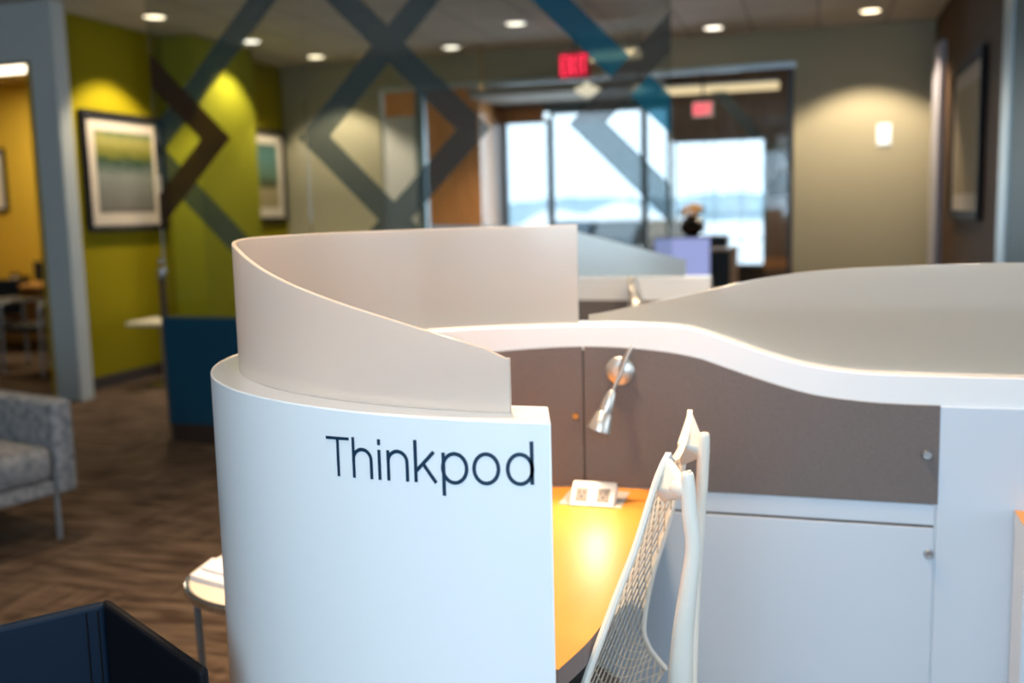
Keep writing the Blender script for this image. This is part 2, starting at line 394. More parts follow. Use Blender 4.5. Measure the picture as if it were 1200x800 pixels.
# ---- lettering on the outer face: strokes in millimetres along the face
def face_pt(s, z):
    """s mm along the outer face measured from u=-.40 (negative = left, round the bend)"""
    s = s / 1000
    if s >= 0: return (-.40 + s, CY - EB, z)
    th = 0; L = 0; prev = ell(0, 0); d = .002
    while L < -s:
        th += d; e = ell(th, 0); L += hypot(e[0] - prev[0], e[1] - prev[1]); prev = e
    return (prev[0], prev[1], z)
def face_tab():
    tab = [(0, 0)]; th = 0; L = 0; prev = ell(0, 0)
    while th < 1.2:
        th += .004; e = ell(th, 0); L += hypot(e[0] - prev[0], e[1] - prev[1]); prev = e; tab.append((L, th))
    return tab
FT = face_tab()
def fp(s, z, lift=.0008):
    s /= 1000
    if s >= 0: return (-.40 + s, CY - EB - lift, z)
    e = ell(lut(FT, -s), -lift); return (e[0], e[1], z)
def zbase(s): return 1.0467 + (s - 50) * 4.8e-5
lt = MB(); W = 5.3
def stroke(pts, w=W, closed=False):
    n = len(pts); L = []; R = []
    for i, (x, y) in enumerate(pts):
        if closed: a, b = pts[(i - 1) % n], pts[(i + 1) % n]
        else: a, b = pts[max(i - 1, 0)], pts[min(i + 1, n - 1)]
        tx, ty = b[0] - a[0], b[1] - a[1]; l = hypot(tx, ty); nx, ny = -ty / l * w / 2, tx / l * w / 2
        L.append((x + nx, y + ny)); R.append((x - nx, y - ny))
    P = [fp(x, zbase(x) + y / 1000) for x, y in L] + [fp(x, zbase(x) + y / 1000) for x, y in R]
    m = n if closed else n - 1
    lt.add(P, [(i, (i + 1) % n, n + (i + 1) % n, n + i) for i in range(m)])
def line(x0, y0, x1, y1, w=W, k=8): stroke([(x0 + (x1 - x0) * i / k, y0 + (y1 - y0) * i / k) for i in range(k + 1)], w)
def arcp(cx, cy, rx, ry, a0, a1, k=28): return [(cx + rx * cos(radians(a0 + (a1 - a0) * i / k)), cy + ry * sin(radians(a0 + (a1 - a0) * i / k))) for i in range(k + 1)]
line(-275.5, 55.8, -230.7, 55.8, 4.4); line(-252.6, 0, -252.6, 57.5)                       # T
line(-223.3, 0, -223.3, 59); stroke(arcp(-207.6, 27, 15.7, 14.8, 180, 0) + [(-191.9, 14), (-191.9, 0)])   # h
line(-177.7, 0, -177.7, 43); line(-177.7, 49.5, -177.7, 58)                                # i
line(-162.7, 0, -162.7, 43); stroke(arcp(-147.3, 27, 15.4, 14.8, 180, 0) + [(-131.9, 14), (-131.9, 0)])   # n
line(-118.4, 0, -118.4, 59); line(-89.8, 43, -117.5, 15.8); line(-106.8, 26.5, -87.2, 0)    # k
line(-75.6, 42.5, -75.6, -17.5); stroke(arcp(-59.3, 21, 17.6, 20, 0, 360)[:-1], closed=True)   # p
stroke(arcp(-13.9, 21, 17.2, 20, 0, 360)[:-1], closed=True)                                # o
line(49.4, 0, 49.4, 58); stroke(arcp(33.0, 20.6, 17.0, 20, 0, 360)[:-1], closed=True)       # d
o = under(lt.build('lettering', M['letter'], pod)); o['label'] = 'navy word Thinkpod in thin rounded letters'

# ---- frosted screens on the wall
zs = [(0.0, 1.206), (.016, 1.213), (.092, 1.228), (.1706, 1.241), (.256, 1.255), (.35, 1.269), (.463, 1.285), (.606, 1.305), (.733, 1.323), (.817, 1.335), (.964, 1.352), (1.2, 1.362), (1.6, 1.366), (3.2, 1.370)]
zsf = slut(zs)
a = plan(.050, -.394, None, th1=pi - .2235); b = plan(.058, -.394, None, th1=pi - .2235)
o = strip(a, b, lambda p: 1.1295, lambda p: zsf(p[3])).build('frosted_screen', M['frost'], smooth=True, bevel=.0015)
tag(o, 'curved frosted screen wrapping the rounded end of the lettered pod wall', 'screen')
wt = slut([(-.56, 1.145), (-.52, 1.150), (-.474, 1.158), (-.38, 1.179), (-.279, 1.2), (-.18, 1.2235), (-.103, 1.239), (-.009, 1.252), (.083, 1.259), (.173, 1.2625), (.26, 1.2655), (.43, 1.268), (.8, 1.269), (1.25, 1.269)])
us = [-.53 + i * (1.25 + .53) / 60 for i in range(61)]
a = [(u, 2.388, 'b', 0) for u in us]; b = [(u, 2.380, 'b', 0) for u in us]
o = strip(a, b, lambda p: ztop_back(p[0]) - .0006, lambda p: wt(p[0])).build('frosted_screen', M['frost_wave'], smooth=True, bevel=.001)
tag(o, 'long glossy frosted screen above the wavy white cap behind the white chair', 'screen')

# ---- desk in the pod
dk = [(p[0], p[1]) for p in plan(TH + .003, -.36, None, th1=pi)]
dk = [p for p in dk]
edge = spline([(-.352, 1.345), (-.330, 1.45), (-.3215, 1.56), (-.324, 1.70), (-.334, 1.85), (-.350, 2.05), (-.362, 2.318)], 6)
poly = [(p[0], p[1]) for p in plan(TH + .010, None, None, th0=.02, th1=pi - .02)] + [(q[0], q[1]) for q in reversed(edge)]
desk = thing('pod_desk', 'honey maple desk top with a curved edge inside the lettered pod', 'desk', (-.6, 1.83, 0))
def at_desk(o): o.location = (.6, -1.83, 0); return o
at_desk(MB().prism(poly, .7335, .735).build('veneer_top', M['desk'], desk))
at_desk(MB().prism(poly, .700, .7335).build('edge_band', M['desk_edge'], desk))
at_desk(B(-.62, -.56, 2.05, 2.11, 0, .70).build('leg', M['steel'], desk, bevel=.003))
at_desk(B(-.62, -.56, 1.42, 1.48, 0, .70).build('leg', M['steel'], desk, bevel=.003))
# ---- power module
pm = thing('power_outlet_module', 'white double power outlet standing in a grey plate on the maple desk', 'outlet', (-.48, 2.2, .735))
MB().prism([(-.556 + .48, 2.153 - 2.2), (-.410 + .48, 2.149 - 2.2), (-.414 + .48, 2.281 - 2.2), (-.556 + .48, 2.285 - 2.2)], 0, .0025).build('plate', M['plate'], pm, bevel=.0008)
hs = MB(); pr = [(2.146, .7378), (2.19, .7378), (2.213, .762), (2.196, .782), (2.183, .779)]
vs = [(x, y - 2.2, z - .735) for x in (-.5285 + .48, -.428 + .48) for y, z in pr]
hs.add(vs, [(0, 1, 2, 3, 4), (9, 8, 7, 6, 5)] + [(i, i + 5, (i + 1) % 5 + 5, (i + 1) % 5) for i in range(5)])
hs.build('housing', M['socket_white'], pm, bevel=.0015)
nrm = Vector((0, -(.779 - .7378), -(2.146 - 2.183))).normalized(); nrm = Vector((0, -.744, .668)).normalized()
upv = Vector((0, 2.183 - 2.146, .779 - .7378)).normalized()
for cx in (-.5035, -.4535):
    base = Vector((cx + .48, 2.1645 - 2.2, .7584 - .735)) + nrm * .0005
    T = Matrix.Translation(base) @ Matrix((Vector((1, 0, 0)), upv, nrm)).transposed().to_4x4()
    s = MB().box(-.0145, .0145, -.0165, .0165, -.002, .0012, T).build('socket', M['socket_grey'], pm, bevel=.0006)
    h = MB()
    for dx in (-.0055, .0055): h.box(dx - .0011, dx + .0011, .001, .009, .0010, .0016, T)
    T2 = T @ Matrix.Translation((0, -.006, .0010)); h.lathe([(.0028, 0), (.0028, .0007)], T2.translation, nrm, 12)
    h.build('slot', M['black'], s)

# ---- task lamps
def lamp(name, label, disc, knee, headtop, headbot, light=True):
    t = thing(name, label, 'lamp', disc, 0, 'task lamps clipped to the pod panels')
    D = Vector(disc); L = lambda p: Vector(p) - D
    MB().lathe([(.0345, 0), (.0345, .007), (.030, .011), (.012, .013), (.012, .022), (0, .022)], (0, 0, 0), (0, -1, 0), 32).build('wall_disc', M['lampmetal'], t, smooth=True)
    kn = L(knee); ht = L(headtop); hb = L(headbot)
    path = spline([(0, -.015, 0), (kn.x * .45, kn.y * .55 - .01, kn.z * .55), (kn.x * .92, kn.y * .95, kn.z * .93), tuple(kn), tuple(kn * .82 + ht * .18 + Vector((0, 0, .004))), tuple(kn * .45 + ht * .55), tuple(ht)], 5)
    MB().tube(path, .0042, 10).build('gooseneck', M['lampmetal'], t, smooth=True)
    ax = (hb - ht); l = ax.length
    MB().lathe([(.006, -.004), (.010, .004), (.0145, l * .28), (.0155, l * .46), (.0155, l * .52), (.019, l * .56), (.0285, l * .98), (.0285, l), (.026, l), (.017, l * .6), (0, l * .58)], ht, ax, 28).build('lamp_shade', M['lampmetal'], t, smooth=True)
    MB().sphere(ht + ax * .80, .011, 8).build('bulb', M['bulb'], t, smooth=True)
    return t
lamp('task_lamp', 'satin nickel gooseneck lamp above the power outlet in the lettered pod', (-.441, 2.321, 1.022), (-.392, 2.21, 1.094), (-.437, 2.2, .992), (-.466, 2.185, .905))

# ================================================================== WHITE MESH-BACK CHAIR
ch = thing('mesh_office_chair', 'ivory office chair with an open web back pulled up to the pod desk', 'chair', (-.42, 1.72, 0))
CO = Vector((.42, -1.72, 0))
def inch(o): o.location = CO; return o
near = [(1.0, -.223, 1.575), (.972, -.238, 1.560), (.869, -.267, 1.520), (.793, -.294, 1.490), (.719, -.319, 1.460), (.670, -.335, 1.440), (.60, -.352, 1.415), (.53, -.360, 1.405), (.47, -.35, 1.41)]
far = [(1.0, -.230, 1.926), (.93, -.238, 1.905), (.881, -.245, 1.90), (.783, -.271, 1.88), (.680, -.300, 1.87), (.578, -.318, 1.885), (.530, -.312, 1.905), (.499, -.304, 1.93), (.455, -.285, 1.965)]
nearS = spline(near, 10); farS = spline(far, 10)
def web(s, t):
    i = t * (len(nearS) - 1); k = min(int(i), len(nearS) - 2); f = i - k
    a = [nearS[k][j] + (nearS[k + 1][j] - nearS[k][j]) * f for j in range(3)]
    b = [farS[k][j] + (farS[k + 1][j] - farS[k][j]) * f for j in range(3)]
    z, u, v = [a[j] + (b[j] - a[j]) * s for j in range(3)]
    bul = 4 * s * (1 - s)
    dip = -.030 * bul * max(0, 1 - t * 8)
    u -= .010 * bul * sin(pi * min(1, t * 1.2))
    z += dip
    return (u, v, z)
Mx, Ky = 18, 34
idx = {}; vs = []; fs = []
t0 = .13
def vid(i, j):
    if (i, j) not in idx:
        idx[(i, j)] = len(vs); vs.append(web(i / Mx, t0 + (1 - t0) * j / Ky))
    return idx[(i, j)]
for j in range(0, Ky + 1):
    for i in range(0, Mx + 1):
        if (i + j) % 2 == 1:
            q = [(i - 1, j), (i, j + 1), (i + 1, j), (i, j - 1)]
            q = [p for p in q if 0 <= p[0] <= Mx and 0 <= p[1] <= Ky]
            if len(q) >= 3: fs.append([vid(*p) for p in q])
me = bpy.data.meshes.new('web_back'); me.from_pydata(vs, [], fs); me.update()
wb = inch(link('web_back', me, M['chair_mesh'], ch))
w = wb.modifiers.new('strands', 'WIREFRAME'); w.thickness = .0030; w.use_even_offset = False; w.use_boundary = True; w.use_replace = True
# side edges of the web
for side in (0, 1):
    pts = [web(side, .02 + .98 * i / 40) for i in range(41)]
    inch(MB().tube(pts, [.0055 + .001 * sin(pi * i / 40) for i in range(41)], 8).build('side_edge', M['chair_white'], ch, smooth=True))
# saddle-shaped top: a solid skin between the top edge and the first row of the web
nx, ny = 26, 12
def topskin(i, j, off):
    s = i / nx; e = abs(2 * s - 1)
    tmax = .055 + .13 * e ** 3
    p = web(s, tmax * j / ny)
    return (p[0] + off, p[1], p[2] + .012 * e ** 6 * (1 - j / ny))
vs = [topskin(i, j, o_) for o_ in (-.004, .006) for j in range(ny + 1) for i in range(nx + 1)]
fs = []; q = (nx + 1) * (ny + 1)
for j in range(ny):
    for i in range(nx):
        a = j * (nx + 1) + i; fs += [(a, a + 1, a + nx + 2, a + nx + 1), (q + a + nx + 1, q + a + nx + 2, q + a + 1, q + a)]
for i in range(nx):
    fs += [(i + 1, i, q + i, q + i + 1)]; a = ny * (nx + 1) + i; fs += [(a, a + 1, q + a + 1, q + a)]
for j in range(ny):
    a = j * (nx + 1); fs += [(a, a + nx + 1, q + a + nx + 1, q + a)]; a += nx; fs += [(a + nx + 1, a, q + a, q + a + nx + 1)]
inch(MB().add(vs, fs).build('top_saddle', M['chair_white'], ch, smooth=True, bevel=.002))
# shoulders reaching back to the prongs: smooth webs of plastic
def hull(name, balls, m, par):
    bm = bmesh.new()
    for x, y, z, r in balls:
        for a in range(7):
            ph = pi * a / 6
            for b in range(12):
                th = 2 * pi * b / 12; bm.verts.new((x + r * sin(ph) * cos(th), y + r * sin(ph) * sin(th), z + r * cos(ph)))
    bmesh.ops.remove_doubles(bm, verts=bm.verts, dist=1e-5)
    res = bmesh.ops.convex_hull(bm, input=bm.verts)
    bmesh.ops.delete(bm, geom=[g for g in set(res['geom_interior']) | set(res['geom_unused']) if isinstance(g, bmesh.types.BMVert)], context='VERTS')
    me = bpy.data.meshes.new(name); bm.to_mesh(me); bm.free()
    o = link(name, me, m, par)
    for p in me.polygons: p.use_smooth = True
    return o
inch(hull('shoulder', [(-.226, 1.580, 1.000, .006), (-.236, 1.640, .978, .004), (-.238, 1.572, .955, .008), (-.232, 1.590, .930, .005), (-.192, 1.536, .962, .014)], M['chair_white'], ch))
inch(MB().lathe([(.013, -.004), (.0155, .002), (.0155, .020), (.013, .026)], (-.205, 1.5475, .962), (.019, -.0175, .003), 18).build('shoulder_pin', M['chair_white'], ch, smooth=True))
inch(hull('shoulder', [(-.229, 1.924, 1.003, .005), (-.236, 1.820, .968, .004), (-.238, 1.910, .950, .007), (-.240, 1.890, .915, .005), (-.203, 1.872, .945, .012)], M['chair_white'], ch))
inch(MB().lathe([(.012, -.004), (.0145, .002), (.0145, .020), (.012, .026)], (-.210, 1.880, .945), (.015, -.019, 0), 18).build('shoulder_pin', M['chair_white'], ch, smooth=True))
pn = spline([(-.186, 1.530, .992, .004), (-.186, 1.530, .986, .0105), (-.183, 1.531, .93, .0125), (-.178, 1.535, .87, .0125), (-.186, 1.540, .80, .0145), (-.196, 1.553, .72, .0175), (-.204, 1.578, .62, .0215), (-.212, 1.63, .52, .025), (-.222, 1.70, .42, .030)], 5)
inch(MB().tube([p[:3] for p in pn], [p[3] for p in pn], 16).build('prong', M['chair_white'], ch, smooth=True))
pf = spline([(-.195, 1.860, .980, .004), (-.195, 1.860, .974, .0105), (-.198, 1.856, .90, .0115), (-.202, 1.850, .83, .0115), (-.208, 1.840, .75, .0125), (-.213, 1.825, .68, .015), (-.217, 1.80, .60, .018), (-.220, 1.76, .50, .022), (-.222, 1.71, .42, .028)], 5)
inch(MB().tube([p[:3] for p in pf], [p[3] for p in pf], 16).build('prong', M['chair_white'], ch, smooth=True))
inch(MB().tube(spline([(-.222, 1.705, .45, .032), (-.235, 1.705, .40, .036), (-.30, 1.71, .37, .040), (-.42, 1.72, .37, .045), (-.50, 1.72, .38, .03)], 5) and [p[:3] for p in spline([(-.222, 1.705, .45), (-.235, 1.705, .40), (-.30, 1.71, .375), (-.42, 1.72, .37), (-.50, 1.72, .38)], 5)], .034, 14).build('tilt_arm', M['chair_white'], ch, smooth=True))
sp = []
for i in range(28):
    a = 2 * pi * i / 28; cx, sx = cos(a), sin(a)
    sp.append((-.575 + .235 * math.copysign(abs(cx) ** .55, cx), 1.72 + .24 * math.copysign(abs(sx) ** .55, sx)))
inch(MB().prism(sp, .405, .465).build('seat', M['seat_grey'], ch, bevel=.02, seg=4))
inch(MB().lathe([(.03, 0), (.03, .16), (.022, .16), (.022, .30)], (-.5, 1.72, .085), (0, 0, 1), 20).build('gas_column', M['steel'], ch, smooth=True))
for kx in range(5):
    a = 2 * pi * kx / 5 + .4
    x, y = -.5 + .27 * cos(a), 1.72 + .27 * sin(a)
    inch(MB().tube([(-.5, 1.72, .10), (-.5 + .14 * cos(a), 1.72 + .14 * sin(a), .09), (x, y, .07)], [.03, .022, .016], 10).build('base_spoke', M['chair_white'], ch, smooth=True))
    inch(MB().lathe([(.024, -.02), (.028, -.012), (.028, .012), (.024, .02)], (x, y, .028), (-sin(a), cos(a), 0), 16).build('caster', M['black'], ch, smooth=True))

# ---- desk of the next workstation at the right edge
nd = thing('side_desk', 'wood topped white desk end at the right edge of the frame', 'desk', (.62, 2.42, 0))
nd2 = [(.4215 - .62, 2.2 - 2.42), (1.2 - .62, 2.2 - 2.42), (1.2 - .62, 2.318 - 2.42), (.4215 - .62, 2.318 - 2.42)]
MB().prism(nd2, .7335, .735).build('veneer_top', M['desk'], nd)
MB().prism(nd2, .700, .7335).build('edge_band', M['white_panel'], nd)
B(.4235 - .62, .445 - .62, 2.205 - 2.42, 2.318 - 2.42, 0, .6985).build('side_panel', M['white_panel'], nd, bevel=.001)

# ================================================================== SECOND POD BEHIND
p2 = thing('far_pod_wall', 'white half height pod wall seen behind the wavy screen, taupe lining below its cap', 'pod wall', (-.9, 4.05, 0))
B(-.75, .50, -.02, .07, 0, 1.13).build('wall_shell', M['white'], p2, bevel=.003)
B(-.75, .495, -.028, -.02, .70, 1.036).build('fabric_panel', M['fabric'], p2)
B(.180, .192, -.07, -.03, .60, 1.135).build('divider_post', M['tabletop'], p2, bevel=.002)
sl = [(-1.6, 1.128), (-.50, 1.128), (-.50, 1.197), (-.55, 1.208), (-.70, 1.250), (-.83, 1.285), (-.95, 1.318), (-1.15, 1.345), (-1.6, 1.36)]
o = MB().prism_y(sl, 4.070, 4.078).build('frosted_screen', M['frost_blue'], bevel=.001)
tag(o, 'pale blue sloping frosted screen on the pod wall behind', 'screen')
lamp('task_lamp', 'gooseneck lamp head hanging at the far pod wall behind the wavy screen', (-.66, 4.015, .98), (-.69, 3.975, 1.13), (-.703, 3.96, 1.10), (-.686, 3.94, 1.02))

# ================================================================== ROOM
H = 3.09
struct('floor', B(-10.5, 6, -4.5, 13.1, -.05, 0), M['carpet'])
struct('ceiling', B(-10.5, 6, -4.5, 13.1, H, H + .1), M['ceiling'])
GW = -5.80
struct('wall_left', B(GW - .12, GW, 6.6, 10.3, 0, H), M['green'])
struct('wall_left_pillar', B(GW, -5.47, 8.12, 9.15, 0, H), M['green2'])
struct('baseboard_left', B(GW, GW + .012, 6.6, 8.12, 0, .11), M['base'])
struct('wall_back', B(GW, -4.60, 10.3, 10.42, 0, H), M['tan'])
struct('wall_back_header', B(-4.60, -.215, 10.3, 10.42, 2.76, H), M['tan'])
struct('wall_back_right', B(-.215, 1.17, 10.3, 10.42, 0, H), M['tan'])
struct('wall_right', B(1.05, 1.17, 6.58, 10.3, 0, H), M['brown_wall'])
struct('wall_right_teal', B(1.045, 1.17, 3.6, 6.30, 0, H), M['teal'])
struct('wall_right_side', B(1.17, 6, 3.6, 3.72, 0, H), M['teal'])
struct('trim_1', B(1.035, 1.17, 6.30, 6.58, 0, H), M['alu'])
struct('trim_2', B(1.0, 1.05, 9.45, 9.98, 0, 2.78), M['lav'], bevel=.005)
struct('trim_3', B(-4.60, -.20, 10.27, 10.30, 2.74, 2.79), M['alu'], bevel=.004)
# front-left office: pale storefront post and head, mustard room behind
struct('trim_4', B(-5.785, -5.555, 6.45, 6.60, 0, H), M['frame_white'], bevel=.006)
struct('trim_5', B(-10.5, -5.785, 6.47, 6.60, 2.65, H), M['frame_white'])
struct('wall_office_back', B(-10.5, GW - .121, 9.95, 10.05, 0, H), M['yellow'])
struct('wall_office_left', B(-10.6, -10.5, 6.6, 10.05, 0, H), M['yellow'])
struct('wall_office_right', B(GW - .16, GW - .121, 6.6, 9.949, 0, H), M['yellow'])
struct('wall_rear', B(-10.6, -.9, -4.6, -4.5, 0, H), M['tan'])
struct('wall_rear_sill', B(-.9, 6, -4.6, -4.5, 0, .5), M['tan'])
struct('wall_rear_side', B(6, 6.1, -4.6, -1.5, 0, H), M['tan'])
struct('wall_side_left', B(-10.6, -10.5, -4.5, 6.6, 0, H), M['tan'])

# far room beyond the storefront: wood walls and exterior windows
FV = 13.0
struct('wall_far_left', B(-6.0, -4.02, 12.0, 12.1, 0, H), M['orangewood'])
struct('wall_far_left_return', B(-4.10, -4.02, 12.1, FV, 0, H), M['orangewood'])
struct('wall_far_header', B(-4.02, -1.80, FV, FV + .12, 2.72, H), M['bluemetal'])
struct('wall_far_header_right', B(-1.80, 1.3, FV, FV + .12, 2.27, H), M['brownwood'])
struct('wall_far_sill', B(-4.02, -1.80, FV, FV + .12, 0, .35), M['bluemetal'])
struct('wall_far_sill_right', B(-1.80, -.60, FV, FV + .12, 0, .66), M['base'])
struct('wall_far_right', B(-.60, 1.3, FV, FV + .12, 0, 2.27), M['brownwood'])
struct('wall_far_side', B(1.18, 1.3, 10.42, FV, 0, H), M['brownwood'])
struct('trim_6', B(-.62, -.18, FV - .03, FV - .001, .62, .76), M['orangewood'])
struct('trim_7', B(-4.02, -1.8, 11.6, 12.9, 2.80, H - .001), M['soffit'])
struct('trim_8', B(-4.02, -3.45, FV - .05, FV - .005, 2.60, 2.78), M['orangewood'])

def window(n, x0, x1, z0, z1, bars_v=(), bars_h=(), m='bluemetal', w=.04):
    f = MB()
    f.box(x0, x0 + w, FV - .02, FV + .06, z0, z1); f.box(x1 - w, x1, FV - .02, FV + .06, z0, z1)
    f.box(x0 + w, x1 - w, FV - .02, FV + .06, z0, z0 + w); f.box(x0 + w, x1 - w, FV - .02, FV + .06, z1 - w, z1)
    for b in bars_v: f.box(b - .005, b + .005, FV + .01, FV + .03, z0 + w, z1 - w)
    for b in bars_h: f.box(x0 + w, x1 - w, FV + .012, FV + .028, b - .006, b + .006)
    o = f.build('window_%d' % n, M[m]); o['kind'] = 'structure'
    B(x0 + w, x1 - w, FV + .034, FV + .04, z0 + w, z1 - w).build('pane', M['winglass'], o)
window(1, -4.02, -3.38, .35, 2.62)
window(2, -3.38, -2.13, .35, 2.72)
window(3, -2.13, -1.80, .35, 2.72, m='darkmetal')
window(4, -1.76, -.60, .66, 2.27, (-1.36, -1.24, -.90), (1.0, 1.33), w=.03)

# outside: snow, hazy trees, parked cars
o = struct('ground_outside', B(-120, 80, 13.5, 170, -.5, -.45), M['snow'])
def drift(name, c, sx, sy, h, label):
    mb = MB(); n, m_ = 28, 12; vs = []; fs = []
    for j in range(m_ + 1):
        for i in range(n + 1):
            a, b = i / n * 2 - 1, j / m_ * 2 - 1
            z = h * max(0, 1 - a * a) ** .8 * max(0, 1 - b * b) ** .8 * (1 + .18 * sin(9 * a + 3 * b))
            vs.append((a * sx, b * sy, z))
    for j in range(m_):
        for i in range(n): q = j * (n + 1) + i; fs.append((q, q + 1, q + n + 2, q + n + 1))
    o = mb.add(vs, fs).build(name, M['snow'], smooth=True); o.location = c
    return tag(o, label, 'snow pile')
drift('snow_pile', (-13.5, 66, -.46), 8.0, 4, 2.1, 'long white snow pile behind the parked cars outside the windows')
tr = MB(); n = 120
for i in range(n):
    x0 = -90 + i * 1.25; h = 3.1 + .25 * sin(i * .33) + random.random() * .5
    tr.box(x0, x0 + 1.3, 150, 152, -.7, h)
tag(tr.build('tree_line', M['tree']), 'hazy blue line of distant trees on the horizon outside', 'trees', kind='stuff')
def car(label, loc, rz, m):
    t = thing('parked_car', label, 'car', loc, rz, 'cars parked outside the windows')
    prof = [(-2.2, .35), (-2.25, .75), (-2.0, .95), (-1.5, 1.0), (-.9, 1.45), (.6, 1.48), (1.25, 1.02), (2.0, .88), (2.25, .65), (2.2, .35)]
    MB().prism_y(prof, -.85, .85).build('body', m, t, bevel=.08, seg=3)
    MB().prism_y([(-1.35, 1.02), (-.85, 1.38), (.52, 1.40), (1.05, 1.04)], -.865, .865).build('side_window', M['carglass'], t)
    for x in (-1.4, 1.4):
        for y in (-.8, .8): MB().lathe([(.32, -.1), (.32, .1), (.18, .11), (0, .11)], (x, y, .32), (0, -1 if y < 0 else 1, 0), 18).build('wheel', M['black'], t)
    return t
car('blue grey car parked outside, leftmost of the three cars', (-9.75, 42, -.45), 1.52, M['carblue'])
car('grey car parked outside between a blue and a beige car', (-7.85, 42, -.45), 1.57, pbr('grey_car_paint', (.09, .12, .14), .3, coat=.3))
car('beige car parked outside, rightmost of the three cars', (-5.95, 42, -.45), 1.62, M['cartan'])

# storefront glass beside the door opening, with film shapes
def tagged_glass(name, u0, u1, v, z0, z1, label, m='glass', t=.010, cat='glass panel', group=None):
    e = thing(name, label, cat, ((u0 + u1) / 2, v, 0), 0, group)
    hw = (u1 - u0) / 2
    B(-hw, hw, -t / 2, t / 2, z0, z1).build('pane', M[m], e)
    return e
def films(e, u0, v, polys, m, name='film_band'):
    mb = MB()
    for p in polys:
        mb.add([(x - u0, -.0062, z) for x, z in p], [tuple(range(len(p)))])
    if mb.v: return mb.build(name, M[m], e)
sf = tagged_glass('storefront_glass', -1.42, -.225, 10.36, .02, 2.74, 'clear storefront glass with grey diamond film in front of the bright far window')
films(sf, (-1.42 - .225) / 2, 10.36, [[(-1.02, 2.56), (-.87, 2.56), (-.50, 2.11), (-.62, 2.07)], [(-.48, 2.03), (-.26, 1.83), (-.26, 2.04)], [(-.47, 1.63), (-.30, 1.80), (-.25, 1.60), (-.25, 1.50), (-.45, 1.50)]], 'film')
B(-.022, .022, -.02, .02, 0, 2.74).build('mullion', M['darkmetal'], sf).location = (.575, 0, 0)

# ================================================================== DIAMOND GLASS PARTITION
GV = 5.40
def clip(poly, u0, u1, z0, z1):
    def cut(P, ins, itx):
        R = []
        for i in range(len(P)):
            a, b = P[i - 1], P[i]
            if ins(b):
                if not ins(a): R.append(itx(a, b))
                R.append(b)
            elif ins(a): R.append(itx(a, b))
        return R
    def ix(c): return lambda a, b: (c, a[1] + (b[1] - a[1]) * (c - a[0]) / (b[0] - a[0]))
    def iz(c): return lambda a, b: (a[0] + (b[0] - a[0]) * (c - a[1]) / (b[1] - a[1]), c)
    P = poly
    for ins, it in ((lambda p: p[0] >= u0, ix(u0)), (lambda p: p[0] <= u1, ix(u1)), (lambda p: p[1] >= z0, iz(z0)), (lambda p: p[1] <= z1, iz(z1))):
        if not P: return []
        P = cut(P, ins, it)
    return P
HB = .1035      # half band, measured along u
def band(u0, z0, u1, z1, e0='h', e1='h'):
    """45 degree band between two centre points; an end is cut 'v'ertically at a vertex mitre or 'h'orizontally"""
    pl = [(u0 - HB, z0), (u0 + HB, z0), (u1 + HB, z1), (u1 - HB, z1)]
    return pl
uv, zt, zv, zb = -2.343, 2.37, 1.875, 1.38
grey = []
def mitre_left(uc, zc, d):     # '<' shaped corner centred at (uc,zc), arms of half height d
    return [[(uc - HB, zc), (uc + HB, zc), (uc + d + HB, zc + d), (uc + d - HB, zc + d)], [(uc - HB, zc), (uc + HB, zc), (uc + d + HB, zc - d), (uc + d - HB, zc - d)]]
def mitre_right(uc, zc, d):
    return [[(uc - HB, zc), (uc + HB, zc), (uc - d + HB, zc + d), (uc - d - HB, zc + d)], [(uc - HB, zc), (uc + HB, zc), (uc - d + HB, zc - d), (uc - d - HB, zc - d)]]
# centre: two chevrons whose arms cross above and below
cenA = mitre_left(-2.84, zv, .495 + HB); cenB = mitre_right(-1.846, zv, .495 + HB)
def ext(u, z, du, dz): return [(u - HB, z), (u + HB, z), (u + du + HB, z + dz), (u + du - HB, z + dz)]
z1c = 2.745
def nonoverlap_center():
    P = []
    h = .495 - HB
    P += [[(-2.84 - HB, zv), (-2.84 + HB, zv), (uv, zv + h), (uv - HB, zt)], [(-2.84 - HB, zv), (uv - HB, zb), (uv, zv - h), (-2.84 + HB, zv)]]
    P += [[(-1.846 + HB, zv), (uv + HB, zt), (uv, zv + h), (-1.846 - HB, zv)], [(-1.846 + HB, zv), (-1.846 - HB, zv), (uv, zv - h), (uv + HB, zb)]]
    P += [[(uv, zv + h), (uv + HB, zt), (uv, zt + HB), (uv - HB, zt)], [(uv, zv - h), (uv - HB, zb), (uv, zb - HB), (uv + HB, zb)]]
    d = z1c - zt
    P += [[(uv - HB, zt), (uv, zt + HB), (uv - (d - HB), z1c), (uv - d - HB, z1c)], [(uv + HB, zt), (uv + d + HB, z1c), (uv + (d - HB), z1c), (uv, zt + HB)]]
    d = zb - 1.0
    P += [[(uv - HB, zb), (uv - d - HB, 1.0), (uv - (d - HB), 1.0), (uv, zb - HB)], [(uv + HB, zb), (uv, zb - HB), (uv + (d - HB), 1.0), (uv + d + HB, 1.0)]]
    return P
J = [-3.945, -2.895, -1.815, -.735]
glabels = ['left clear glass panel above the blue panel with brown chevron film', 'middle clear glass panel above the low blue panel with large grey diamond film', 'right clear glass panel with teal and charcoal film bands before the bright windows']
panels = []
for i in range(3):
    e = thing('glass_partition_panel', glabels[i], 'glass panel', ((J[i] + J[i + 1]) / 2, GV, 0), 0, 'floor to ceiling glass panels with diamond film')
    hw = (J[i + 1] - J[i]) / 2 - .003
    B(-hw, hw, -.005, .005, .80, H).build('pane', M['glass'], e); panels.append(e)
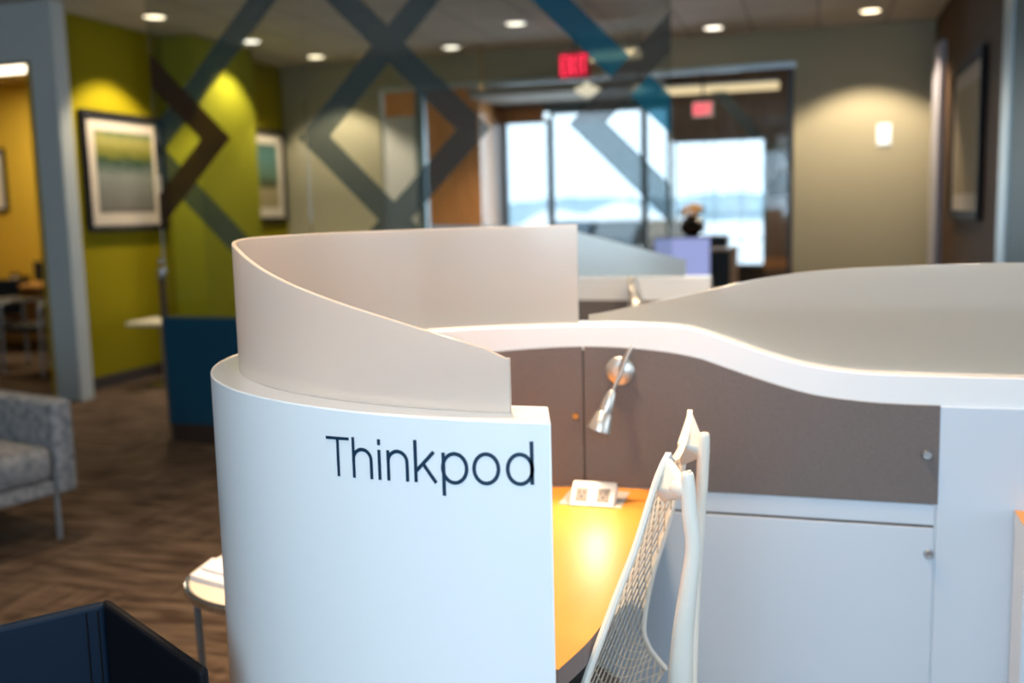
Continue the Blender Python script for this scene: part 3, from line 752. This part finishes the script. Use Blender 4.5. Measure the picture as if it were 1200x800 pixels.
def put(polys, m):
    for i, e in enumerate(panels):
        mb = MB(); c = (J[i] + J[i + 1]) / 2
        for p in polys:
            q = clip(p, J[i] + .004, J[i + 1] - .004, .81, z1c)
            if len(q) >= 3: mb.add([(x - c, -.0062, z) for x, z in q], [tuple(range(len(q)))])
        if mb.v:
            o = mb.build('film_band', M[m], e)
            o['label'] = {'film': 'slate grey film band', 'film_brown': 'brown chevron film band', 'film_teal': 'teal film band', 'film_dark': 'charcoal film band'}[m]
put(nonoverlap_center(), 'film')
# left: slate bands and a brown '>' chevron
vz = 1.895; vu = -3.505
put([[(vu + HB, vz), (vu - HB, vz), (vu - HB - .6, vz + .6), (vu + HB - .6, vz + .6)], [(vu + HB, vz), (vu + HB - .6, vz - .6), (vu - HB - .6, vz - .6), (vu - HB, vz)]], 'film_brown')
def par(u, z, s, z0, z1):   # band piece through (u,z) with slope sign s, between heights z0..z1
    a, b = u + (z0 - z) * s, u + (z1 - z) * s
    return [(a - HB, z0), (a + HB, z0), (b + HB, z1), (b - HB, z1)]
# '/' band above: crosses the brown arm at z ~2.10 -> split around it
c0u = -3.715; c0z = 2.105 + .0
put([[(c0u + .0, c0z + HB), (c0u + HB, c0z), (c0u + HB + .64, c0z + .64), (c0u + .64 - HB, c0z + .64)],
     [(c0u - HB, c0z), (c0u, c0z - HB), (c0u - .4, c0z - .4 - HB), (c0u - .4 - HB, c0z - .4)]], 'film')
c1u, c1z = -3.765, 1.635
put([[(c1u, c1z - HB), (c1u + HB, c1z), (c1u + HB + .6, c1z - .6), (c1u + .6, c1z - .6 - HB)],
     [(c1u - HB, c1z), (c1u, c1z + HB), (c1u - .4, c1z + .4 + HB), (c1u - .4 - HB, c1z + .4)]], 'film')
# right: charcoal '<' chevron and a teal '\' band crossing its upper arm
ru, rz_ = -1.19, 1.875
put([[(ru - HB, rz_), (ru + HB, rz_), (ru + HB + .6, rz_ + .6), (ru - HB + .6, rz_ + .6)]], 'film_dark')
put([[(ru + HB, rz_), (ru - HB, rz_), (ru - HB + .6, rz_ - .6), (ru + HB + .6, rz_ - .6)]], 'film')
qu, qz = -.955, 2.110
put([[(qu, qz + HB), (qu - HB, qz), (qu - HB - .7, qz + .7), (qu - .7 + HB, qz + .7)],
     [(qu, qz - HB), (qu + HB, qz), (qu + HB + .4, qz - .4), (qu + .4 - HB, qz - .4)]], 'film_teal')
lp = thing('low_partition_panel', 'deep blue low panel with brown base under the diamond glass', 'panel', (-3.94, GV, 0))
B(0, 3.2, -.05, .05, .12, .80).build('panel', M['bluepanel'], lp, bevel=.004)
B(.01, 3.19, -.045, .045, 0, .12).build('base', M['base'], lp)
# chrome post at the glass end
cp = thing('chrome_post', 'slim chrome post with rounded finials at the left end of the glass', 'post', (-3.985, 5.43, 0))
MB().lathe([(.022, 0), (.022, 1.02), (.028, 1.03), (.028, 1.05), (.014, 1.06)], (0, 0, 0), (0, 0, 1), 20).build('shaft', M['chrome'], cp, smooth=True)
MB().sphere((0, 0, 1.085), .030, 8).build('finial', M['chrome'], cp, smooth=True)
MB().sphere((0, 0, 1.15), .020, 8).build('finial', M['chrome'], cp, smooth=True)

# ================================================================== CEILING FITTINGS
def downlight(u, v, label, m='lightdisc', r=.085, e=38, spot=True, size=100):
    t = thing('ceiling_downlight', label, 'ceiling light', (u, v, H), 0, 'recessed round downlights')
    MB().lathe([(r + .018, 0), (r + .018, -.006), (r, -.010), (r, -.002)], (0, 0, 0), (0, 0, 1), 28).build('trim_ring', M['white'], t)
    MB().lathe([(r, -.003), (r * .8, -.0045), (0, -.005)], (0, 0, 0), (0, 0, 1), 28).build('lens', M[m], t)
    if spot:
        L = bpy.data.lights.new('downlight_beam', 'SPOT'); L.energy = e; L.color = (1, .80, .55); L.spot_size = radians(size); L.spot_blend = .35; L.shadow_soft_size = .05
        lo = bpy.data.objects.new('downlight_beam', L); C.objects.link(lo); lo.location = (u, v, H - .03)
    return t
downlight(-5.262, 7.313, 'bright round downlight nearest the first olive wall picture', e=170, size=102)
downlight(-5.177, 8.657, 'round downlight in front of the lime pillar', 'lightcold', e=110, size=100)
downlight(-5.063, 9.741, 'warm bright downlight near the second olive wall picture', e=130, size=104)
downlight(-2.60, 8.842, 'round downlight up and left of the red exit sign', 'lightcold', e=30)
downlight(-3.563, 9.80, 'small round downlight behind the middle glass panel near the wood wall', 'lightcold', e=30)
downlight(-.945, 9.821, 'round downlight over the storefront header', 'lightcold', e=30)
downlight(.435, 9.57, 'warm round downlight washing the tan wall', e=165, size=110)
for u, v in ((-.699, 11.5), (-.58, 11.9)):
    downlight(u, v, 'small dim downlight in the far room', 'lightcold', r=.05, e=10)
# warm spots added for brightness over pods, carpet and far room, without fittings
for u, v, e, cc in [a if len(a) == 4 else a + ((1, .78, .52),) for a in ((-.80, 2.05, 450, (1, .68, .40)), (.75, 2.9, 20), (-.75, .75, 105, (1, .74, .50)), (.5, 3.2, 280, (1, .72, .45)), (-.8, 3.1, 90), (-1.0, 4.6, 90), (.2, 6.4, 80), (-2.6, 6.0, 50), (-3.2, 3.4, 110), (-3.6, 10.95, 330), (-1.0, 12.0, 120))]:
    L = bpy.data.lights.new('room_downlight', 'SPOT'); L.energy = e; L.color = cc; L.spot_size = radians(105); L.spot_blend = .8; L.shadow_soft_size = .10
    lo = bpy.data.objects.new('room_downlight', L); C.objects.link(lo); lo.location = (u, v, H - .02)

# exit signs: bold stroke letters
def exit_sign(label, loc, wd, ht, inv=False):
    t = thing('exit_sign', label, 'exit sign', loc, 0, 'red exit signs')
    B(-wd / 2, wd / 2, 0, .03, -ht / 2, ht / 2).build('housing', M['exitwhite'] if inv else M['exitback'], t, bevel=.004)
    B(-.01, .01, .005, .025, ht / 2, H - loc[2] - .001).build('stem', M['darkmetal'], t)
    mb = MB(); cw = wd / 4.6; hh = ht * .36; sw = cw * .26
    def bar(x0, z0, x1, z1):
        dx, dz = x1 - x0, z1 - z0; l = hypot(dx, dz); nx_, nz_ = -dz / l * sw / 2, dx / l * sw / 2
        mb.prism_y([(x0 + nx_, z0 + nz_), (x1 + nx_, z1 + nz_), (x1 - nx_, z1 - nz_), (x0 - nx_, z0 - nz_)], -.006, -.001)
    x = -wd / 2 + wd * .075; cl = cw * .82
    bar(x + sw / 2, -hh, x + sw / 2, hh)
    for z in (-hh + sw / 2, 0, hh - sw / 2): bar(x + sw * .9, z, x + cl, z)
    x += cw * 1.04; bar(x, -hh, x + cl, hh); bar(x, hh, x + cl, -hh)
    x += cw * 1.04; bar(x + cl / 2, -hh, x + cl / 2, hh)
    x += cw * .85; bar(x + cl / 2, -hh, x + cl / 2, hh - sw); bar(x, hh - sw / 2, x + cl, hh - sw / 2)
    mb.build('lettering', M['exitred'], t)['label'] = 'red letters EXIT'
exit_sign('glowing red exit sign hanging under the soffit left of centre', (-2.17, 9.3, 2.755), .30, .25)
exit_sign('small red and white exit sign in the far room beyond the storefront', (-1.19, 11.2, 2.475), .22, .16, True)
# linear pendants
def pendant(label, u0, u1, v, z):
    t = thing('linear_pendant_lamp', label, 'pendant lamp', ((u0 + u1) / 2, v, z), 0, 'long warm linear pendant lamps')
    hw = (u1 - u0) / 2
    B(-hw, hw, -.06, .06, -.045, .03).build('diffuser', M['pendglow'], t, bevel=.01)
    B(-hw, hw, -.065, .065, .03, .05).build('housing', M['steel'], t)
    for x in (-hw * .7, hw * .7): MB().tube([(x, 0, .05), (x, 0, H - z - .001)], .004, 6).build('cable', M['darkmetal'], t)
pendant('long warm linear lamp beyond the storefront header on the right', -1.66, -.40, 11.5, 2.72)
pendant('short warm linear lamp beside the red exit sign', -2.12, -1.57, 9.4, 2.84)
def cone(label, u, v, z, s=1):
    t = thing('cone_pendant_lamp', label, 'pendant lamp', (u, v, z), 0, 'small cone pendant lamps')
    MB().lathe([(.012, .10 * s), (.03, .07 * s), (.12 * s, .03 * s), (.12 * s, .01), (.03, -.045 * s), (0, -.05 * s)], (0, 0, 0), (0, 0, 1), 24).build('shade', M['coneglow'], t, smooth=True)
    MB().tube([(0, 0, .09 * s), (0, 0, H - z - .001)], .008, 8).build('stem', M['darkmetal'], t)
cone('white cone lamp hanging below the red exit sign', -2.12, 9.6, 2.54)
cone('white cone lamp at the edge of the teal film band', -1.62, 9.6, 2.52, .7)
t = thing('ceiling_sprinkler', 'tiny brass sprinkler head above the wood wall', 'sprinkler', (-3.28, 9.9, 2.66))
MB().lathe([(.02, 0), (.03, .02), (.012, .04), (.012, H - 2.661)], (0, 0, 0), (0, 0, 1), 12).build('head', M['brass'], t)
t = thing('ceiling_troffer', 'bright rectangular ceiling light inside the yellow office', 'ceiling light', (-8.3, 8.95, H))
B(-.62, .62, -.32, .32, -.02, -.001).build('frame', M['white'], t); B(-.58, .58, -.28, .28, -.026, -.0205).build('diffuser', M['trofglow'], t)

# ================================================================== PICTURES AND WALL FITTINGS
def picture(name, label, u, v0, v1, z0, z1, face, art, fw=.05, mw=.11):
    """hangs on a wall of constant u; face=+1 looks to +u"""
    t = thing(name, label, 'picture', (u, (v0 + v1) / 2, (z0 + z1) / 2), 0, 'framed prints')
    hv, hz = (v1 - v0) / 2, (z1 - z0) / 2
    def bx(a, b, y0, y1, zz0, zz1, mb): mb.box(min(a * face, b * face), max(a * face, b * face), y0, y1, zz0, zz1)
    f = MB(); d = .04
    bx(0.001, d, -hv, hv, hz - fw, hz, f); bx(0.001, d, -hv, hv, -hz, -hz + fw, f); bx(0.001, d, -hv, -hv + fw, -hz + fw, hz - fw, f); bx(0.001, d, hv - fw, hv, -hz + fw, hz - fw, f)
    f.build('frame', M['picframe'], t)
    m_ = MB(); bx(.002, .018, -hv + fw, hv - fw, -hz + fw, hz - fw, m_); m_.build('mat_board', M['mat'], t)
    a = MB(); k = fw + mw; bx(.0185, .020, -hv + k, hv - k, -hz + k, hz - k, a); a.build('print', art, t)
    return t
picture('framed_picture', 'large black framed abstract print on the olive wall beside the pale door post', GW, 6.95, 8.02, 1.33, 2.34, 1, M['art1'])
picture('framed_picture', 'black framed teal abstract print on the olive wall recess past the lime pillar', GW, 9.19, 10.24, 1.37, 2.38, 1, M['art2'])
picture('framed_picture', 'tall black framed pale print on the brown wall at right', 1.05, 7.20, 8.70, 1.28, 2.41, -1, M['art3'], .06, .12)
t = thing('framed_picture', 'edge of a small framed picture on the yellow office wall', 'picture', (-9.75, 9.95, 1.95))
B(-.35, .35, -.03, -.001, -.38, .38).build('frame', M['picframe'], t); B(-.31, .31, -.034, -.0305, -.34, .34).build('print', M['mat'], t)
t = thing('wall_switch', 'small white plate on the tan wall', 'switch', (.614, 10.3, 2.06))
B(-.062, .062, -.02, -.001, -.10, .10).build('plate', M['switch'], t, bevel=.004)
B(-.02, .02, -.026, -.0205, -.04, .04).build('rocker', M['switch'], t)

# ================================================================== LEFT: LOUNGE FURNITURE
# tweed armchair: local +X = front, +Y = far arm
ac = thing('tweed_armchair', 'blue grey tweed armchair on slim chrome legs at the left edge', 'armchair', (-3.62, 3.30, 0), radians(-16))
def rbox(*a, **k):
    o = B(*a).build(k.pop('name'), k.pop('m'), k.pop('par'), bevel=k.pop('bev', .025), seg=4, smooth=False)
    for p in o.data.polygons: p.use_smooth = True
    return o
for y0, y1 in ((.30, .40), (-.40, -.30)): rbox(-.38, .40, y0, y1, .225, .640, name='arm', m=M['tweed'], par=ac)
rbox(-.40, -.26, -.30, .30, .225, .76, name='backrest', m=M['tweed'], par=ac)
rbox(-.36, .385, -.298, .298, .225, .29, name='seat_rail', m=M['tweed'], par=ac, bev=.015)
rbox(-.25, .40, -.295, .295, .292, .445, name='seat_cushion', m=M['tweed'], par=ac, bev=.045)
for x, y in ((.33, .33), (.33, -.33), (-.33, .33), (-.33, -.33)):
    l = MB().tube([(x, y, .23), (x, y, .012)], .0125, 12).build('leg', M['greyframe'], ac, smooth=True)
    MB().lathe([(.018, 0), (.018, .010), (.0125, .013)], (x, y, 0), (0, 0, 1), 14).build('foot', M['chrome'], l)
# navy lounge chair, its back corner nearest the camera
nc = thing('navy_lounge_chair', 'navy leather tub chair cut by the lower left corner', 'lounge chair', (-1.25, .95, 0))
NO = Vector((-1.25, .95, 0))
def wing(p, q, zp, zq, thick, name, m, z0=.12):
    """upright upholstered wing from p to q, top heights zp, zq, thickened away from the seat"""
    p, q = Vector(p), Vector(q); d = (q - p).normalized(); nn = Vector((-d.y, d.x)) * thick
    vs = []
    for (a, zt_) in ((p, zp), (q, zq)):
        for o_ in (Vector((0, 0)), nn):
            for z in (z0, zt_): vs.append((a.x + o_.x - NO.x, a.y + o_.y - NO.y, z))
    return MB().add(vs, [(0, 1, 3, 2), (4, 6, 7, 5), (0, 4, 5, 1), (2, 3, 7, 6), (1, 5, 7, 3), (0, 2, 6, 4)]).build(name, m, nc, bevel=.008, seg=3)
bk = wing((-1.64, .975), (-1.148, 1.348), .70, .760, .02, 'backrest', M['navy'])
wing((-1.166, 1.3573), (-.912, 1.272), .760, .700, .018, 'arm', M['navydark'])
wing((-1.50, .62), (-1.62, .96), .60, .70, .05, 'arm', M['navydark'])
MB().prism([(-1.60 + 1.25, .98 - .95), (-1.145 + 1.25, 1.33 - .95), (-.93 + 1.25, 1.26 - .95), (-.98 + 1.25, .90 - .95), (-1.45 + 1.25, .60 - .95)], .16, .40).build('seat_cushion', M['navy'], nc, bevel=.02, seg=3)
st = MB()
for k_ in (.012, .030):
    d_ = Vector((-.797, -.604)); x_, y_ = -1.148 + d_.x * k_ + .0015 - NO.x, 1.348 + d_.y * k_ - .0018 - NO.y
    st.tube([(x_, y_, .14), (x_, y_, .748)], .0012, 6)
st.build('stitching', M['navydark'], bk)
for x, y in ((-.30, .02), (.08, .33), (.26, .27), (-.18, -.28)): MB().tube([(x, y, .17), (x, y, 0)], .012, 10).build('leg', M['chrome'], nc)
# round side table
st_ = thing('round_side_table', 'small round cream topped table with chrome rim beside the lettered pod', 'side table', (-1.302, 2.19, 0))
MB().lathe([(.228, .478), (.232, .482), (.232, .498), (.228, .500), (0, .500)], (0, 0, 0), (0, 0, 1), 48).build('table_top', M['tabletop'], st_, smooth=True)
MB().lathe([(.2325, .474), (.244, .478), (.244, .494), (.2325, .497)], (0, 0, 0), (0, 0, 1), 48).build('rim', M['chrome'], st_, smooth=True)
for k in range(3):
    a = radians(232 + 120 * k)
    MB().tube([(.225 * cos(a), .225 * sin(a), .476), (.215 * cos(a), .215 * sin(a), .02), (.215 * cos(a), .215 * sin(a), .001)], .0095, 10).build('leg', M['greyframe'], st_, smooth=True)
MB().lathe([(.16, .09), (.168, .095), (.168, .10), (.16, .105)], (0, 0, 0), (0, 0, 1), 36).build('stretcher_ring', M['chrome'], st_)
def sheet(name, label, poly, z, th, m, cat='paper', curl=0):
    o = MB().prism(poly, 0, th).build(name, m); o.location = (0, 0, z); return tag(o, label, cat)
pp = MB()
ring = [(-1.50, 2.075), (-1.22, 1.99), (-1.14, 2.12), (-1.518, 2.20)]
sheet('paper_stack', 'white folded papers lying on the round side table', ring, .5005, .014, M['paper'])
sheet('folded_leaflet', 'white leaflet lying over the papers on the round side table', [(-1.49, 2.11), (-1.22, 2.03), (-1.16, 2.12), (-1.49, 2.215)], .5145, .008, M['paper'])
sheet('brochure', 'gold and brown printed brochure at the back of the round side table', [(-1.44, 2.245), (-1.14, 2.165), (-1.12, 2.28), (-1.36, 2.36)], .5005, .006, M['goldpaper'], 'brochure')
# white small table at the olive wall
wt_ = thing('small_white_table', 'small white topped table against the olive wall', 'side table', (-5.40, 7.32, 0))
B(-.22, .14, -.20, .22, .525, .56).build('table_top', pbr('cream_white_top', (.75, .72, .58), .4), wt_, bevel=.008)
MB().lathe([(.02, .02), (.02, .525)], (0, 0, 0), (0, 0, 1), 16).build('stem', M['greyframe'], wt_)
MB().lathe([(.16, 0), (.16, .012), (.02, .02)], (0, 0, 0), (0, 0, 1), 24).build('base', M['chrome'], wt_, smooth=True)

# ---- yellow office furniture
od = thing('office_desk', 'amber wood desk along the yellow office wall', 'desk', (-8.6, 9.3, 0))
B(-1.1, 1.1, -.42, .42, .70, .74).build('desk_top', M['officewood'], od, bevel=.004)
B(-1.08, 1.08, .33, .36, .05, .70).build('modesty_panel', M['officewood'], od)
for x in (-1.08, 1.05): B(x, x + .03, -.40, .40, 0, .70).build('side_panel', M['officewood'], od)
ph = thing('desk_phone', 'black desk phone on the amber office desk', 'phone', (-8.72, 9.25, .74), radians(20))
MB().prism_y([(-.10, 0), (.10, 0), (.10, .09), (-.10, .04)], -.11, .11).build('body', M['black'], ph, bevel=.005)
MB().tube([(-.02, -.09, .10), (-.02, -.05, .115), (-.02, .05, .115), (-.02, .09, .10)], [.025, .016, .016, .025], 10).build('handset', M['black'], ph)
mo = thing('office_monitor', 'low dark monitor on the amber desk in the yellow office', 'monitor', (-8.25, 9.35, .74), radians(15))
B(-.26, .26, -.015, .015, .03, .25).build('display', M['black'], mo, bevel=.005)
B(-.12, .12, -.08, .08, 0, .012).build('base', M['black'], mo); B(-.02, .02, -.012, .012, .012, .05).build('neck', M['black'], mo)
mg = thing('coffee_mug', 'small pale mug beside the dark monitor in the office', 'mug', (-8.55, 9.02, .74))
MB().lathe([(.03, 0), (.035, .01), (.038, .09), (.034, .09), (.03, .012), (0, .012)], (0, 0, 0), (0, 0, 1), 18).build('cup', M['socket_white'], mg, smooth=True)
MB().tube([(.036, 0, .075), (.06, 0, .065), (.06, 0, .035), (.035, 0, .022)], .005, 8).build('handle', M['socket_white'], mg)
gc = thing('guest_chair', 'black guest chair with grey tube arms in the yellow office', 'chair', (-7.05, 7.75, 0), radians(-10))
for s in (-1, 1):
    x = .27 * s
    MB().tube(spline([(x, -.25, 0.002), (x, -.235, .60), (x, -.21, .67), (x, 0, .68), (x, .22, .665), (x, .25, .60), (x, .26, .002)], 4), .017, 10).build('side_frame', M['greyframe'], gc, smooth=True)
B(-.25, .25, -.24, .24, .41, .47).build('seat', M['blackfab'], gc, bevel=.02, seg=3)
B(-.25, .25, .22, .265, .50, .86).build('backrest', M['blackfab'], gc, bevel=.015, seg=3)
gc2 = thing('guest_chair', 'black guest chair cut by the left frame edge in the yellow office', 'chair', (-7.95, 7.95, 0), radians(10))
for c in list(gc.children):
    d = c.copy(); C.objects.link(d); d.parent = gc2

# ================================================================== RECEPTION THINGS BEHIND THE POD
rc = thing('reception_counter', 'pale wood reception counter behind the far pod', 'counter', (-1.0, 8.15, 0))
B(-.62, .36, -.45, .45, .70, .735).build('counter_top', M['cabinet'], rc, bevel=.004)
B(-.60, .20, -.43, -.40, 0, .70).build('front_panel', M['white_panel'], rc)
B(.33, .36, -.42, .42, 0, .70).build('side_panel', M['cabinet'], rc)
rm = thing('reception_monitor', 'computer monitor with a pale lavender screen on the counter', 'monitor', (-1.012, 8.0, .735), radians(3))
B(-.225, .225, -.012, .02, .115, .445).build('display', M['black'], rm, bevel=.004)
B(-.217, .217, -.0145, -.0125, .125, .437).build('screen', M['screen'], rm)
B(-.10, .10, -.08, .08, 0, .012).build('base', M['black'], rm); B(-.02, .02, .0, .02, .012, .13).build('neck', M['black'], rm)
hu = thing('storage_hutch', 'open wooden hutch with dark inside beside the monitor', 'hutch', (-.70, 8.14, .735))
B(-.09, .06, .10, .13, 0, .345).build('back_panel', M['black'], hu)
B(.06, .10, -.12, .13, 0, .365).build('side_panel', M['cabinet'], hu)
B(-.10, -.09, -.10, .10, 0, .33).build('divider', M['black'], hu)
B(-.10, .06, -.10, .13, .33, .35).build('shelf', M['cabinet'], hu)
B(-.085, .055, -.09, .09, 0.005, .02).build('floor_board', M['orangewood'], hu)
sh = thing('low_cabinet', 'black low cabinet standing behind the reception monitor', 'cabinet', (-1.02, 8.75, 0))
B(-.30, .30, -.12, .12, 0, 1.17).build('body', M['black'], sh, bevel=.004)
vf = thing('flower_vase', 'black round vase with gold blossoms behind the monitor', 'vase', (-1.02, 8.72, 1.17))
MB().lathe([(.05, 0), (.10, .04), (.115, .09), (.09, .14), (.055, .165), (.06, .18)], (0, 0, 0), (0, 0, 1), 22).build('vase_body', M['vase'], vf, smooth=True)
for k in range(11):
    a = k * 2.4; r = .03 + .075 * ((k * 37 % 10) / 10); z = .19 + .085 * ((k * 53 % 10) / 10)
    MB().tube([(r * .3 * cos(a), r * .3 * sin(a), .14), (r * cos(a), r * sin(a), z)], .003, 5).build('stem', M['stem'], vf)
    MB().sphere((r * cos(a), r * sin(a), z), .017 + .008 * (k % 3), 5).build('blossom', M['gold'] if k % 4 else M['vase'], vf, smooth=True)
t = thing('desk_phone', 'small black phone at the foot of the reception monitor', 'phone', (-1.12, 7.82, .735))
MB().prism_y([(-.09, 0), (.09, 0), (.09, .075), (-.09, .035)], -.09, .09).build('body', M['black'], t, bevel=.005)
MB().tube([(-.01, -.08, .085), (-.01, 0, .09), (-.01, .08, .085)], .018, 8).build('handset', M['black'], t)
# white door leaf and pale column seen through the centre diamond
struct('door_1', B(-4.58, -4.20, 10.33, 10.36, 0, 2.48), M['white'])
struct('trim_9', B(-4.20, -4.10, 10.31, 10.40, 0, 2.74), M['bluemetal'])

# ================================================================== LIGHT
w = bpy.data.worlds.new('overcast_sky'); sc.world = w; w.use_nodes = True
nt = w.node_tree; bg = nt.nodes['Background']
tcw = nt.nodes.new('ShaderNodeTexCoord'); sx = nt.nodes.new('ShaderNodeSeparateXYZ'); crw = nt.nodes.new('ShaderNodeValToRGB')
crw.color_ramp.elements[0].position = .0; crw.color_ramp.elements[0].color = (.70, .86, 1, 1)
crw.color_ramp.elements[1].position = .35; crw.color_ramp.elements[1].color = (.90, .96, 1, 1)
nt.links.new(tcw.outputs['Generated'], sx.inputs[0]); nt.links.new(sx.outputs['Z'], crw.inputs[0]); nt.links.new(crw.outputs[0], bg.inputs[0])
bg.inputs[1].default_value = 2.8
def area(loc, tgt, sx_, sy_, e, col, name='window_daylight'):
    L = bpy.data.lights.new(name, 'AREA'); L.shape = 'RECTANGLE'; L.size = sx_; L.size_y = sy_; L.energy = e; L.color = col
    o = bpy.data.objects.new(name, L); C.objects.link(o); o.location = loc
    o.rotation_euler = (Vector(tgt) - Vector(loc)).to_track_quat('-Z', 'Y').to_euler(); return o
area((-.25, -1.5, 1.8), (-.8, 2, .7), 2.2, 1.6, 76, (.50, .77, 1))  # cool panel added behind the camera, no window stands at this spot
area((4.9, 1.0, 1.9), (-.5, 2.0, .8), 3.0, 2.0, 8, (.72, .86, 1))  # weak cool panel added to boost light from the right
area((-2.4, 12.7, 1.7), (-2.2, 6, 1.0), 3.0, 2.0, 60, (.75, .88, 1))
# lamp beam onto the desk
L = bpy.data.lights.new('task_lamp_beam', 'SPOT'); L.energy = 3.6; L.color = (1, .88, .68); L.spot_size = radians(105); L.spot_blend = .9; L.shadow_soft_size = .02
o = bpy.data.objects.new('task_lamp_beam', L); C.objects.link(o); o.location = (-.470, 2.178, .897); o.rotation_euler = (Vector((-.535, 2.03, .735)) - Vector((-.470, 2.178, .897))).to_track_quat('-Z', 'Y').to_euler()
# office ceiling light
area((-8.3, 8.9, 3.0), (-8.3, 8.9, 0), 1.2, .6, 40, (1, .84, .58), 'office_light')

# ================================================================== CAMERA
F_PX = 1167.0
P_, R_, Y_ = atan(150 / F_PX), radians(1.4), radians(17)
f0 = Vector((0, cos(P_), -sin(P_))); r0 = Vector((1, 0, 0)); u0 = Vector((0, sin(P_), cos(P_)))
r = r0 * cos(R_) - u0 * sin(R_); u = u0 * cos(R_) + r0 * sin(R_)
Zr = Matrix.Rotation(Y_, 3, 'Z'); r, u, f = Zr @ r, Zr @ u, Zr @ f0
cam = bpy.data.cameras.new('camera'); co = bpy.data.objects.new('camera', cam); C.objects.link(co)
m3 = Matrix((r, u, -f)).transposed()
co.matrix_world = Matrix.Translation((0, 0, 1.4)) @ m3.to_4x4()
cam.sensor_width = 36; cam.lens = 36 * F_PX / 1200; cam.clip_start = .05; cam.clip_end = 400
cam.dof.use_dof = True; cam.dof.focus_distance = 1.55; cam.dof.aperture_fstop = 2.2; cam.dof.aperture_blades = 0
sc.camera = co
sc.view_settings.view_transform = 'Standard'; sc.view_settings.look = 'None'; sc.view_settings.exposure = .04; sc.view_settings.gamma = 1
sc.cycles.use_denoising = True
sc.cycles.max_bounces = 8; sc.cycles.transparent_max_bounces = 24; sc.cycles.diffuse_bounces = 4; sc.cycles.caustics_reflective = False; sc.cycles.caustics_refractive = False
sc.cycles.sample_clamp_indirect = 4
